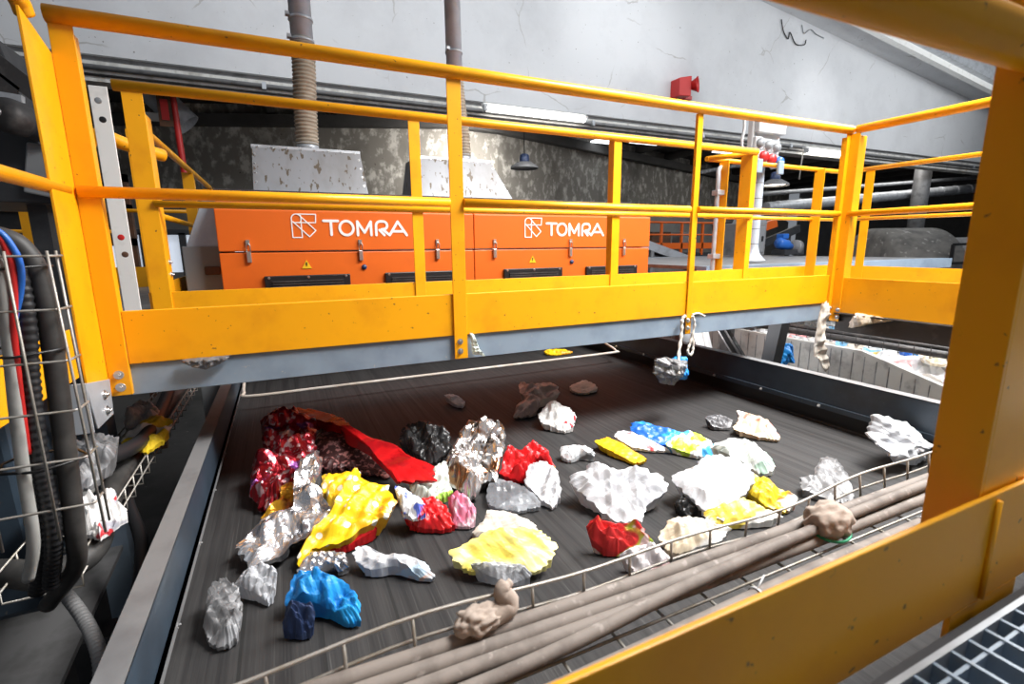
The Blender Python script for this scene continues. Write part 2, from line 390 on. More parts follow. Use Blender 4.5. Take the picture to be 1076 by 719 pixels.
struct(mb.build('beam', 'greysteel'))
# mottled concrete wall beyond the opening
A_, B_, C_, D_ = (-9.0, 17.6), (4.2, 12.8), (5.6, 12.9), (28.0, 20.6)
def wall_strip(name, pts, z0, z1, th, m):
    m_ = MB()
    for (xa, ya), (xb, yb) in zip(pts, pts[1:]):
        d = V((xb-xa, yb-ya, 0)).normalized(); n = V((-d.y, d.x, 0))*th
        m_.hexa([(xa, ya, z0), (xb, yb, z0), (xb+n.x, yb+n.y, z0), (xa+n.x, ya+n.y, z0), (xa, ya, z1), (xb, yb, z1), (xb+n.x, yb+n.y, z1), (xa+n.x, ya+n.y, z1)])
    return m_.build(name, m)
struct(wall_strip('wall_far', [A_, B_, C_, D_], -2.6, 3.5, .3, 'backwall'), 'mottled concrete wall beyond the opening')
sh = lambda p, k: (p[0], p[1]-k)
struct(wall_strip('trim_5', [sh(A_, .35), sh(B_, .35), sh(C_, .35), sh(D_, .35)], 2.95, 3.2, .25, 'ceil'), 'dark rail beam along the top of the concrete wall')
struct(wall_strip('trim_6', [sh(A_, .12), sh(B_, .12), sh(C_, .12), sh(D_, .12)], -2.6, 1.30, .1, 'conc'), 'paler plinth of the concrete wall')
mb = MB(); mb.box(-9, 34, 9.3, 24, 3.5, 3.6); struct(mb.build('ceiling_back', 'ceil'), 'dark ceiling beyond the opening')
mb = MB()
for x in range(-8, 34, 2): mb.box(x, x+.18, 9.3, 22, 3.25, 3.5)
struct(mb.build('beam', 'ceil'), 'dark ceiling joists beyond the opening')
mb = MB(); mb.box(33.7, 34, -8, 24, -2.6, 3.6); struct(mb.build('wall_right', 'ceil'))
mb = MB(); mb.box(-9.3, -9, -8, 24, -2.6, 7.6); struct(mb.build('wall_left', 'conc'))
mb = MB(); mb.box(-9, 34, -8, 24, -2.8, -2.6); struct(mb.build('floor', 'floor'), 'dirty concrete hall floor')
# skylight sheets in the dark ceiling
for i, (x, y, w, d) in enumerate(((3.75, 11.0, 1.15, .55), (6.55, 11.4, 1.0, .5), (10.4, 12.6, 1.1, .8), (9.2, 13.2, .7, .6), (14.2, 13.0, 1.4, .6))):
    mb = MB(); mb.box(x, x+w, y, y+d, 3.20, 3.24)
    o = mb.build('window_%d' % (i+1), 'sky'); struct(o, 'bright skylight in the dark ceiling')
# pipe run on the ledge
p = thing('conduit_pipe', 'long grey conduit pipe clipped along the stained concrete ledge', 'pipe', (6, 8.93, 2.40))
mb = MB(); mb.tube([(-8.5, 8.93, 2.44), (33, 8.93, 2.44)], .035, 10); mb.build('pipe', 'greysteel', p)
for x in range(-6, 30, 3):
    mb = MB(); mb.box(x-.03, x+.03, 8.885, 8.97, 2.39, 2.49); mb.build('clip', 'galv', p)
p = thing('conduit_pipe', 'thin dark conduit just under the thicker pipe on the concrete ledge', 'pipe', (6, 8.95, 2.34))
mb = MB(); mb.tube([(-8.5, 8.951, 2.35), (33, 8.951, 2.35)], .018, 8); mb.build('pipe', 'darksteel', p)
# fluorescent fittings below the ledge
def batten(x0, x1, z, label):
    t = thing('fluorescent_light', label, 'light', ((x0+x1)/2, 8.83, z), 'fluorescent battens on the ledge')
    mb = MB(); mb.box(x0, x1, 8.78, 8.885, z+.07, z+.13); mb.build('housing', 'white_paint', t, .008)
    mb = MB(); mb.tube([(x0+.05, 8.77, z+.03), (x1-.05, 8.77, z+.03)], .055, 12); mb.build('tube', 'tube', t)
    for x in (x0+.03, x1-.03):
        mb = MB(); mb.box(x-.03, x+.03, 8.72, 8.83, z-.02, z+.09); mb.build('end_cap', 'whiteplastic', t)
batten(3.55, 5.75, 2.42, 'bright fluorescent batten on the ledge right of the second exhaust duct')
batten(12.4, 14.4, 2.30, 'fluorescent batten on the ledge right of the socket board')
# red alarm horn on the wall
t = thing('alarm_horn', 'red alarm horn box fixed high on the white wall', 'alarm', (8.28, 8.95, 3.12))
mb = MB(); mb.hexa([(8.05, 8.72, 3.14), (8.33, 8.66, 3.14), (8.33, 9, 3.14), (8.05, 9, 3.14), (8.05, 8.72, 3.5), (8.33, 8.66, 3.55), (8.33, 9, 3.55), (8.05, 9, 3.5)]); mb.build('body', 'redplastic', t, .015)
mb = MB(); mb.lathe([(.05, 0), (.09, .05), (.15, .17), (.165, .18), (.15, .165), (.07, .04), (.0, .03)], (8.38, 8.78, 3.38), (.55, -.8, .05), 24); mb.build('horn', 'redplastic', t)
mb = MB(); mb.lathe([(0, .10), (.05, .09), (.055, .04)], (8.38, 8.78, 3.38), (.55, -.8, .05), 16); mb.build('horn_core', 'blackplastic', t)
mb = MB(); mb.box(8.30, 8.50, 8.80, 9.0, 3.12, 3.20); mb.build('bracket', 'redplastic', t, .01)
mb = MB(); mb.tube([(8.15, 8.86, 3.14), (8.14, 8.86, 3.05), (8.16, 8.9, 2.96)], .035, 10); mb.build('cable_gland', 'greyplastic', t)

# ------------------------------------------------------------------ bridge, walkways
t = thing('bridge_walkway', 'blue-grey steel footbridge crossing over the black belt', 'walkway', (1.4, 2.45, -.51))
mb = MB(); mb.box(-.62, 3.40, 2.105, 2.86, -.403, -.395); mb.build('deck_plate', 'plate', t)
mb = MB(); mb.box(-.55, 3.33, 2.108, 2.116, -.512, -.400); mb.box(-.55, 3.33, 2.116, 2.165, -.512, -.504); mb.box(-.55, 3.33, 2.116, 2.165, -.411, -.404); mb.build('side_beam', 'bluegrey', t, .002)
mb = MB(); mb.box(-.55, 3.40, 2.84, 2.848, -.512, -.404); mb.box(-.55, 3.40, 2.79, 2.84, -.512, -.504); mb.build('side_beam', 'bluegrey', t, .002)
for x in (.2, 1.2, 2.2, 3.1):
    mb = MB(); mb.box(x, x+.06, 2.17, 2.79, -.50, -.405); mb.build('cross_beam', 'bluegrey', t)
def post_L(x, y, z0, z1, w=.064, d=.045, side=1, toward=1, th=.007):
    """folded steel post: a web facing the belt and a return on one edge, top corner of the return cut off"""
    m_ = MB(); m_.box(x-w/2, x+w/2, y-th, y, z0, z1)
    xe = x+side*w/2; xi = xe-side*th
    a, b = min(xe, xi), max(xe, xi); ya, yb = (y, y+d) if toward > 0 else (y-th-d, y-th)
    m_.hexa([(a, ya, z0), (b, ya, z0), (b, yb, z0), (a, yb, z0), (a, ya, z1), (b, ya, z1), (b, yb, z1-(.06 if toward > 0 else 0)), (a, yb, z1-(0 if toward > 0 else .06))])
    return m_
def post_Y(x, y, z0, z1, w=.064, d=.045, side=1, dirx=1, th=.007):
    """the same post on a rail that runs along the belt"""
    m_ = MB(); m_.box(x-th, x, y-w/2, y+w/2, z0, z1)
    ye = y+side*w/2; yi = ye-side*th; a, b = min(ye, yi), max(ye, yi); xa, xb = (x, x+d) if dirx > 0 else (x-th-d, x-th)
    m_.box(xa, xb, a, b, z0, z1); return m_
# railing on the near side of the bridge
r = thing('guard_railing', 'long yellow railing along the near edge of the footbridge', 'railing', (1.4, 2.09, -.50))
mb = MB(); mb.tube([(-.585, 2.09, .708), (3.375, 2.09, .706)], .026, 16); mb.build('top_rail', 'yellow', r)
mb = MB(); mb.tube([(-.575, 2.085, .187), (.678, 2.085, .187)], .019, 14); mb.tube([(.742, 2.085, .187), (2.04, 2.085, .187)], .019, 14); mb.tube([(2.10, 2.085, .187), (3.33, 2.085, .187)], .019, 14); mb.build('mid_rail', 'yellow', r)
mb = MB(); mb.box(-.52, 3.33, 2.098, 2.106, -.397, -.210); mb.box(-.52, 3.33, 2.106, 2.125, -.216, -.210); mb.build('toe_board', 'yellow', r, .0015)
for x, s, w in ((.712, 1, .062), (2.086, 1, .036)):
    po = post_L(x, 2.094, -.505, .690, w, .042, s, 1).build('post', 'yellow', r, .0015)
    MB().bolts('bolt', 'chrome', po, [(x-.005, 2.087, -.425), (x-.005, 2.087, -.470)], (0, -1, 0))
mb = MB(); mb.box(-.583, -.522, 2.088, 2.095, -.505, .690); mb.box(-.529, -.522, 2.095, 2.13, -.505, .66); po = mb.build('post', 'yellow', r, .0015)
MB().bolts('bolt', 'chrome', po, [(-.553, 2.088, -.43), (-.553, 2.088, -.475)], (0, -1, 0), .010)
mb = MB(); mb.box(3.332, 3.365, 2.085, 2.092, -.505, .685); mb.box(3.332, 3.339, 2.092, 2.12, -.505, .66); po = mb.build('post', 'yellow', r, .0015)
MB().bolts('bolt', 'chrome', po, [(3.349, 2.085, -.43), (3.349, 2.085, -.475)], (0, -1, 0))
# railing that comes back along the left walkway
r = thing('guard_railing', 'yellow railing with a wide channel post at the left end of the footbridge', 'railing', (-.59, 1.6, -.46))
mb = MB(); mb.tube(smooth_path([(-.60, .35, .705), (-.60, 1.2, .705), (-.60, 1.86, .704), (-.60, 1.955, .690), (-.60, 1.985, .662)], 6), .024, 16); mb.build('top_rail', 'yellow', r)
mb = MB(); mb.tube([(-.60, .35, .187), (-.60, 2.05, .187)], .020, 14); mb.build('mid_rail', 'yellow', r)
mb = MB(); mb.hexa([(-.592, 1.90, -.44), (-.584, 1.90, -.44), (-.584, 2.098, -.50), (-.592, 2.098, -.50), (-.592, 1.90, .655), (-.584, 1.90, .655), (-.584, 2.098, .595), (-.592, 2.098, .595)])
po = mb.build('post', 'yellow', r, .0015)
mb = MB(); mb.box(-.605, -.597, 1.35, 1.893, -.385, -.235); mb.build('toe_board', 'yellow', r, .0015)
mb = MB(); mb.box(-.66, -.604, .35, .357, -.44, .70); mb.box(-.611, -.604, .357, .41, -.44, .70); mb.build('post', 'yellow', r)
t = thing('foot_bracket', 'pale zinc bracket bolted under the wide left corner post', 'bracket', (-.575, 1.99, -.56))
mb = MB(); mb.hexa([(-.583, 1.86, -.40), (-.577, 1.86, -.40), (-.577, 2.08, -.44), (-.583, 2.08, -.44), (-.583, 1.90, -.56), (-.577, 1.90, -.56), (-.577, 2.06, -.56), (-.583, 2.06, -.56)]); mb.box(-.64, -.577, 1.86, 1.867, -.56, -.40); mb.build('plate', 'galv', t, .002)
MB().bolts('bolt', 'chrome', t, [(-.577, 2.0, -.475), (-.577, 2.0, -.53)], (1, 0, 0), .011)
# far railing: bridge, corner, right-hand platform
r = thing('guard_railing', 'yellow railing along the far edge of the footbridge and round the right platform', 'railing', (2.2, 2.85, -.40))
mb = MB(); mb.tube([(-.60, 2.825, .708), (3.42, 2.825, .700)], .024, 14); mb.tube([(3.42, 2.835, .695), (3.25, 3.15, .690)], .020, 12); mb.tube([(3.235, 3.15, .688), (5.0, 3.13, .672)], .020, 12); mb.tube([(5.0, 3.15, .672), (5.0, .2, .660)], .020, 12); mb.build('top_rail', 'yellow', r)
mb = MB(); mb.tube([(-.51, 2.815, .208), (3.40, 2.815, .212)], .016, 12); mb.tube([(3.25, 3.14, .225), (5.0, 3.13, .225)], .016, 12); mb.tube([(5.0, 3.13, .225), (5.0, .2, .20)], .016, 12); mb.build('mid_rail', 'yellow', r)
mb = MB(); mb.box(-.585, 3.40, 2.828, 2.836, -.395, -.200); mb.build('toe_board', 'yellow', r, .0015)
mb = MB(); mb.box(4.996, 5.004, .2, 3.13, -.40, -.215); mb.build('toe_board', 'yellow', r, .0015)
mb = MB(); mb.box(3.40, 5.0, 3.146, 3.154, -.40, -.215); mb.build('toe_board', 'yellow', r, .0015)
mb = MB(); mb.box(-.573, -.495, 2.818, 2.825, -.40, .690); mb.box(-.502, -.495, 2.825, 2.93, -.40, .60); po = mb.build('post', 'yellow', r, .0015)
MB().bolts('bolt', 'chrome', po, [(-.495, 2.89, -.06), (-.495, 2.89, -.12)], (1, 0, 0), .009)
for x, s in ((.725, 1), (2.10, -1)):
    post_L(x, 2.826, -.40, .690, .062, .055, s, 1).build('post', 'yellow', r, .0015)
post_L(3.40, 2.826, -.40, .690, .055, .10, -1, 1).build('post', 'yellow', r, .0015)
for x, s in ((3.42, -1), (3.70, 1), (4.64, -1)):
    post_L(x, 3.148, -.40, .675, .075, .09, s, -1 if s < 0 else 1).build('post', 'yellow', r, .0015)
post_Y(5.0, 2.88, -.40, .66, .075, .05, 1, 1).build('post', 'yellow', r, .0015)
post_Y(5.0, 1.97, -.40, .66, .075, .05, 1, 1).build('post', 'yellow', r, .0015)
for i, x in enumerate((3.79, 4.06)):
    tag(MB().box(x-.035, x+.035, 3.085, 3.11, .60, .715).build('pipe_clamp', 'bluegrey', None, .006), ('grey clamp on the far yellow rail beside the yellow gate post', 'grey clamp on the far yellow rail under the blue socket')[i], 'clamp')
# right walkway with its railing toward the belt
t = thing('side_walkway', 'grey steel walkway running along the right of the belt', 'walkway', (4.2, 1.2, -.585))
mb = MB()
for k in range(82): mb.box(3.40, 4.99, -.1+.04*k, -.096+.04*k, -.480, -.450)
for k in range(9): mb.box(3.40+.198*k, 3.405+.198*k, -.1, 3.144, -.470, -.452)
mb.build('deck_grating', 'galv', t)  # unseen deck, shaped as open bars so light reaches the bunker
mb = MB(); mb.box(3.385, 3.393, .2, 2.06, -.585, -.462); mb.box(3.36, 3.44, .2, 2.06, -.470, -.462); mb.box(3.393, 3.44, .2, 2.06, -.585, -.577); mb.build('side_beam', 'darksteel', t, .002)
for x in (3.40,):
    for y in (-.05, 2.95): MB().box(x, x+.08, y, y+.08, -2.6, -.458).build('leg', 'darksteel', t)
r = thing('guard_railing', 'yellow railing between the belt and the right walkway, in shade', 'railing', (3.38, 1.1, -.51))
mb = MB(); mb.tube([(3.385, 2.06, .706), (3.385, .15, .706)], .025, 14); mb.build('top_rail', 'yellow', r)
mb = MB(); mb.tube([(3.375, 2.05, .187), (3.375, .15, .187)], .019, 12); mb.build('mid_rail', 'yellow', r)
mb = MB(); mb.box(3.376, 3.384, .2, 2.03, -.458, -.225); mb.build('toe_board', 'yellow', r, .0015)
mb = MB(); mb.box(3.366, 3.373, 2.03, 2.092, -.52, .68); mb.box(3.373, 3.44, 2.03, 2.037, -.45, .665); po = mb.build('post', 'yellow', r, .0015)
MB().bolts('bolt', 'chrome', po, [(3.366, 2.04, -.44), (3.366, 2.04, -.49)], (-1, 0, 0))
post_Y(3.384, .6, -.52, .68, .062, .045, 1, 1).build('post', 'yellow', r)
# near railing that the photograph looks through
r = thing('guard_railing', 'big yellow railing close in front, with a wide toe board', 'railing', (.8, .25, -.45))
mb = MB(); mb.tube([(-.9, .27, .195), (3.30, .27, .195)], .0235, 18); mb.build('mid_rail', 'yellow', r)
mb = MB(); mb.tube([(-.9, .27, .70), (3.30, .27, .70)], .025, 18); mb.build('top_rail', 'yellow', r)
mb = MB(); mb.box(-.35, 3.30, .240, .246, -.435, -.292); mb.build('toe_board', 'yellow', r, .0015)
mb = MB(); mb.box(.718, .725, .248, .300, -.47, .685); mb.box(.725, .828, .248, .254, -.47, .685); mb.box(.828, .835, .248, .300, -.47, .685); mb.build('post', 'yellow', r, .001)
mb = MB(); mb.tube([(.742, .238, -.43), (.742, .238, -.30)], .0035, 8); mb.box(.68, .84, .240, .246, -.475, -.435); mb.build('weld_plate', 'yellow', r)
post_L(2.2, .25, -.47, .685, .10, .045, 1, 1).build('post', 'yellow', r)
t = thing('walkway_grating', 'blue-grey open steel grating at the feet, lower right corner', 'grating', (.9, -.1, -.445))
mb = MB()
x = .25
while x < 1.7: mb.box(x, x+.004, -.75, .205, -.445, -.415); x += .034
mb.build('bearing_bar', 'bluegrey', t)
mb = MB(); y = -.75
while y < .2: mb.box(.25, 1.7, y, y+.0035, -.432, -.417); y += .036
mb.build('cross_bar', 'bluegrey', t)
mb = MB(); mb.box(.25, 1.7, .203, .209, -.447, -.413); mb.build('edge_bar', 'galv', t)
mb = MB(); mb.box(.25, 1.7, -.76, -.70, -.56, -.445); mb.build('support_beam', 'bluegrey', t)
for x in (.3, 1.6): MB().box(x, x+.06, -.76, -.70, -2.6, -.56).build('leg', 'bluegrey', t)
mb = MB(); mb.box(.20, 3.3, .212, .236, -.66, -.45); mb.build('side_beam', 'dark', t)  # added dark board; its colour stands for the shade under the platform

# ------------------------------------------------------------------ conveyor
t = thing('belt_conveyor', 'wide black belt conveyor with steel side guards, carrying litter', 'conveyor', (1.16, 2, -1.35))
mb = MB(); mb.box(-.40, 2.74, -.42, 6.2, -1.012, -1.0); mb.build('belt', 'belt', t)
mb = MB(); mb.tube([(-.36, -.40, -1.13), (2.70, -.40, -1.13)], .118, 24); mb.build('drum', 'darksteel', t)
gl = MB(); gl.box(-.327, -.319, -.4, 6.0, -.89, -.752); gl.build('side_guard', 'guardblue', t)
gl = MB(); gl.box(-.372, -.319, -.4, 6.0, -.756, -.750); gl.box(-.372, -.366, -.4, 6.0, -.83, -.756); gl.build('guard_flange', 'guardgrey', t)
gl = MB(); gl.hexa([(-.345, -.4, -.985), (-.335, -.4, -.985), (-.335, 6, -.985), (-.345, 6, -.985), (-.330, -.4, -.885), (-.308, -.4, -.885), (-.308, 6, -.885), (-.330, 6, -.885)]); gl.build('rubber_skirt', 'greysteel', t)
gl = MB(); gl.box(-.321, -.308, -.4, 6.0, -.905, -.885); gl.build('clamp_strip', 'guardgrey', t)
MB().bolts('bolt', 'greysteel', t, [(-.309, -.2+.37*k, -.895) for k in range(14)], (1, 0, .2), .005, .003)
gr = MB(); gr.box(2.670, 2.678, -.4, 6.0, -.89, -.728); gr.build('side_guard', 'guardblue', t)
gr = MB(); gr.box(2.670, 2.73, -.4, 6.0, -.732, -.726); gr.build('guard_flange', 'guardgrey', t)
gr = MB(); gr.hexa([(2.68, -.4, -.985), (2.69, -.4, -.985), (2.69, 6, -.985), (2.68, 6, -.985), (2.655, -.4, -.885), (2.675, -.4, -.885), (2.675, 6, -.885), (2.655, 6, -.885)]); gr.build('rubber_skirt', 'blackplastic', t)
gr = MB(); gr.box(2.655, 2.670, -.4, 6.0, -.905, -.878); gr.build('clamp_strip', 'guardblue', t)
MB().bolts('bolt', 'chrome', t, [(2.655, -.2+.37*k, -.892) for k in range(14)], (-1, 0, 0), .006, .006)
mb = MB(); mb.box(-.46, -.41, -.45, 6.2, -1.35, -.99); mb.box(-.41, -.34, -.4, 6.0, -1.0, -.985); mb.build('side_frame', 'dark', t)
mb = MB(); mb.box(2.75, 2.80, -.45, 6.2, -1.35, -.99); mb.box(2.68, 2.75, -.4, 6.0, -1.0, -.985); mb.build('side_frame', 'dark', t)
for x in (-.47, 2.74):
    for y in (-.2, 1.2, 3.4, 5.6):
        mb = MB(); mb.box(x, x+.07, y, y+.1, -2.6, -1.34); mb.build('leg', 'dark', t)
# beige bent rod across the belt under the bridge
t = MB(); t.tube(smooth_path([(-.30, 3.62, -.88), (-.29, 3.42, -.895), (-.25, 3.335, -.90), (.2, 3.33, -.90), (1.2, 3.33, -.90), (2.42, 3.335, -.90), (2.55, 3.37, -.895), (2.62, 3.62, -.88)], 8), .010, 10)
tag(t.build('sensor_rod', 'beigefilm'), 'thin beige bent rod spanning the belt under the footbridge', 'rod')
# ------------------------------------------------------------------ orange sorting machines
KR = [0]
def ribbon(m_, pts, w, y, dep, ox, oz, sc, closed=False):
    P = [V((ox+px*sc, oz+pz*sc)) for px, pz in pts]
    if closed: P = P+[P[0]]
    for a, b in zip(P, P[1:]):
        d = (b-a).normalized(); n = V((-d.y, d.x))*w/2
        q = [a-n, b-n, b+n, a+n]
        KR[0] = (KR[0]+1) % 40; dp = dep+.00004*KR[0]
        m_.hexa([(p.x, y, p.y) for p in q]+[(p.x, y-dp, p.y) for p in q])
    for p in P:
        k = 12; KR[0] = (KR[0]+1) % 40; dp = dep+.00004*KR[0]
        m_.prism([(w/2*math.cos(2*PI*i/k), w/2*math.sin(2*PI*i/k)) for i in range(k)], (p.x, y-dp, p.y), (1, 0, 0), (0, 0, 1), -dp)
def arc(cx, cz, rx, rz, a0, a1, n=10): return [(cx+rx*math.cos(math.radians(a0+(a1-a0)*i/n)), cz+rz*math.sin(math.radians(a0+(a1-a0)*i/n))) for i in range(n+1)]
def logo(x0, y):
    m_ = MB(); e = .163                      # emblem: three outlined bars meeting like a letter R
    ex, ez, w = x0+.005, .076, .0075
    ribbon(m_, [(.0, .78), (.0, .0), (.38, .0), (.38, .95)], w, y, .003, ex, ez, e)
    ribbon(m_, arc(.2, .8, .2, .2, 180, 90, 6)+[(1.0, 1.0), (.97, .64), (.06, .64)], w, y, .003, ex, ez, e)
    ribbon(m_, [(.05, .68), (.68, .03), (.96, .30), (.34, .94)], w, y, .003, ex, ez, e)
    ribbon(m_, arc(.2, .8, .2, .2, 90, -60, 8), w, y, .003, ex, ez, e)
    H = .118; lx = x0+.218; lz = .086; w = .0188; y2 = y
    def letter(off, pts, closed=False): ribbon(m_, pts, w, y2, .003, lx+off, lz, H, closed)
    letter(0, [(0, .92), (.84, .92)]); letter(0, [(.42, .92), (.42, .08)])
    letter(0, arc(1.33, .49, .41, .43, 0, 360, 28))
    letter(0, [(2.0, .06), (2.0, .90), (2.42, .22), (2.83, .90), (2.83, .06)])
    letter(0, [(3.15, .06), (3.15, .62)]+arc(3.43, .64, .28, .28, 180, 90, 6)+[(3.60, .92)]+arc(3.62, .67, .24, .25, 90, -60, 8)+[(3.50, .42)])
    letter(0, [(3.36, .38), (3.66, .06)]); letter(0, [(3.56, .42), (4.0, .06)])
    letter(0, [(4.0, .06), (4.55, .92), (5.12, .06)]); letter(0, [(4.20, .30), (4.94, .30)])
    return m_
def machine(x0, label, left):
    t = thing('sorting_machine', label, 'sorting machine', (x0+.92, 4.6, -.70), 'orange optical sorting machines')
    x1 = x0+1.845
    mb = MB(); mb.box(x0, x1, 3.90, 5.40, -.70, -.028); mb.build('housing', 'orange', t, .006)
    mb = MB(); mb.prism([(3.895, -.018), (5.40, -.018), (5.40, .405), (4.20, .405), (3.895, .262)], (x0, 0, 0), (0, 1, 0), (0, 0, 1), 1.845)
    lid = mb.build('lid', 'orange', t, .006)
    mb = MB(); mb.box(x0-.02 if left else x0, x1, 4.19, 5.42, .406, .425); mb.build('top_plate', 'darksteel', t, .003)
    for a, b in ((.26, .84), (1.10, 1.69)):
        mb = MB(); mb.box(x0+a, x0+b, 3.872, 3.898, -.36, -.192); v = mb.build('vent', 'blackplastic', t, .006)
        mb = MB()
        for k in range(7): mb.box(x0+a+.05, x0+b-.05, 3.862, 3.872, -.238-.018*k, -.229-.018*k)
        mb.build('louvre', 'darksteel', v)
        mb = MB()
        for px in (a+.03, (a+b)/2, b-.03):
            for pz in (-.205, -.345): mb.bolt((x0+px, 3.872, pz), (0, -1, 0), .006, .005)
        mb.build('screw', 'chrome', v)
    for a in (.18, .93, 1.53):
        mb = MB(); mb.box(x0+a-.014, x0+a+.014, 3.875, 3.895, -.095, -.02); l = mb.build('latch', 'chrome', t, .003)
        mb = MB(); mb.tube([(x0+a-.012, 3.880, -.03), (x0+a-.012, 3.876, .025), (x0+a, 3.876, .04), (x0+a+.012, 3.876, .025), (x0+a+.012, 3.880, -.03)], .004, 8); mb.box(x0+a-.012, x0+a+.012, 3.88, 3.895, .025, .06); mb.build('hook', 'chrome', l)
    mb = MB(); mb.prism([(-.034, -.03), (.034, -.03), (0, .032)], (x0+.545, 3.897, -.115), (1, 0, 0), (0, 0, 1), .003)
    s = mb.build('warning_sign', 'warn', t)
    mb = MB(); mb.prism([(-.005, .014), (.007, .014), (.001, .0), (.006, .0), (-.004, -.02), (-.001, -.006), (-.006, -.006)], (x0+.545, 3.893, -.115), (1, 0, 0), (0, 0, 1), .002); mb.build('bolt_symbol', 'blackplastic', s)
    mb = MB(); mb.lathe([(0, .012), (.018, .010), (.020, 0)], (x0+.95, 3.897, -.145), (0, -1, 0), 14); mb.build('lock', 'navy', t)
    o = logo(x0+.465, 3.8945).build('lettering', 'white_logo', t)
    for y in (4.0, 5.2):
        for x in (x0+.05, x1-.15):
            mb = MB(); mb.box(x, x+.1, y, y+.1, -2.6, -.70) if x > 2.82 else mb.box(x, x+.1, y, y+.1, -.73, -.70); mb.build('leg', 'greysteel', t)
    return t
t = machine(-.38, 'left orange sorting machine, under the first hood, beside the grey end cabinet', True)
mb = MB(); mb.prism([(-.62, -2.6), (-.485, -2.6), (-.485, -.70), (-.385, -.70), (-.385, .02), (-.62, .02)], (0, 5.3, 0), (1, 0, 0), (0, 0, 1), 1.2); c = mb.build('end_cabinet', 'greyplastic', t, .006)
mb = MB(); mb.hexa([(-.60, 4.15, .02), (-.385, 4.15, .02), (-.385, 5.3, .02), (-.60, 5.3, .02), (-.47, 4.30, .39), (-.385, 4.30, .39), (-.385, 5.3, .39), (-.47, 5.3, .39)]); mb.build('end_cover', 'ductgrey', t, .004)
mb = MB(); mb.box(-.50, -.40, 4.08, 4.10, -.18, -.12); mb.build('cabinet_handle', 'rust', c, .01)
machine(1.47, 'right orange sorting machine, under the second hood, next to the dark catwalk', False)
# galvanised hoods and their ducts
def hood(b0, b1, t0, t1, z1, label):
    t = thing('extraction_hood', label, 'hood', ((b0+b1)/2, 4.6, .425), 'galvanised extraction hoods')
    mb = MB(); mb.hexa([(b0, 4.32, .43), (b1, 4.32, .43), (b1, 5.0, .43), (b0, 5.0, .43), (t0, 4.44, z1), (t1, 4.44, z1), (t1, 4.86, z1), (t0, 4.86, z1)]); mb.build('hood_body', 'galv_dirty', t, .003)
    mb = MB(); mb.box(b0-.02, b1+.02, 4.30, 5.02, .425, .434); mb.build('base_flange', 'galv', t)
    mb = MB(); mb.hexa([(t0-.003, 4.432, z1-.03), (t1+.003, 4.432, z1-.03), (t1+.003, 4.44, z1-.03), (t0-.003, 4.44, z1-.03), (t0-.003, 4.438, z1+.004), (t1+.003, 4.438, z1+.004), (t1+.003, 4.45, z1+.004), (t0-.003, 4.45, z1+.004)]); mb.build('top_flange', 'galv', t)
    mb = MB()
    for k in range(8):
        f = (k+.4)/7.8; mb.bolt((t0+(t1-t0)*f, 4.433, z1-.015), (0, -1, .3), .006, .004)
    for k in range(1, 5):
        f = k/5
        for xa, xb in ((b0+.02, t0+.02), (b1-.02, t1-.02)): mb.bolt((xa+(xb-xa)*f, 4.32+.12*f, .43+(z1-.43)*f), (0, -1, .3), .006, .004)
    mb.build('screw', 'chrome', t)
def duct(x0, x1, zb, zj, ztop, r, label):
    t = thing('exhaust_duct', label, 'duct', (x0, 4.65, zb), 'exhaust ducts above the hoods')
    mb = MB(); pts = []; rad = []; n = 110
    for i in range(n+1):
        f = i/n; z = zb+.06+(zj-zb-.06)*f; s = f*f*(3-2*f)
        pts.append((x0+(x1-x0)*s, 4.65, z)); rad.append(r*(1.0 if i % 4 in (0, 1) else .90))
    mb.tube(pts, rad, 22); mb.build('flexible_hose', 'flexduct', t)
    mb = MB(); mb.tube([(x0, 4.65, zb), (x0, 4.65, zb+.075)], r*.95, 22); mb.build('collar', 'galv', t)
    dx = (x1-x0)*.12
    mb = MB(); mb.tube([(x1, 4.65, zj-.04), (x1+dx*(ztop-zj), 4.65, ztop)], r*.92, 24); mb.build('rigid_pipe', 'ductgrey', t)
    for z in (zj-.02, zj+.14):
        mb = MB(); mb.lathe([(r*.94, -.012), (r*1.02, -.010), (r*1.02, .010), (r*.94, .012)], (x1+dx*(z-zj), 4.65, z), (0, 0, 1), 24); mb.box(x1-r*1.25, x1-r*.9, 4.55, 4.60, z-.012, z+.012); mb.build('hose_clamp', 'galv', t)
hood(-.145, .705, -.13, .672, .785, 'grey galvanised hood with dirt runs on the left orange machine')
hood(1.125, 2.03, 1.155, 1.85, .785, 'cleaner galvanised hood on the right orange machine')
duct(.286, .312, .785, 1.66, 5.3, .092, 'thicker exhaust duct rising from the dirt-streaked hood')
duct(1.66, 1.60, .785, 1.60, 5.3, .078, 'thinner exhaust duct rising from the cleaner hood')
# pendant lamps
def pendant(x, y, z, r, lit, label, ztop):
    t = thing('pendant_lamp', label, 'lamp', (x, y, z), 'high bay pendant lamps')
    mb = MB(); mb.lathe([(r, 0), (r*.98, .04), (r*.52, r*.42), (r*.36, r*.46), (r*.36, r*.44), (r*.5, r*.38), (r*.93, .02)], (x, y, z), (0, 0, 1), 32); mb.build('shade', 'greysteel', t)
    mb = MB(); mb.lathe([(r*.36, r*.44), (r*.34, r*.9), (r*.22, r*1.0), (0, r*1.02)], (x, y, z), (0, 0, 1), 20); mb.build('driver_box', 'navy', t)
    mb = MB(); mb.lathe([(r*.90, .035), (r*.5, .028), (0, .026)], (x, y, z), (0, 0, 1), 28); mb.build('diffuser', 'lampglow' if lit else 'greyplastic', t)
    mb = MB(); mb.tube([(x, y, z+r), (x, y, ztop)], .012, 8); mb.build('suspension_cable', 'blackplastic', t)
pendant(4.75, 9.55, 1.58, .29, False, 'unlit pendant lamp hanging in the opening right of the second hood', 3.45)
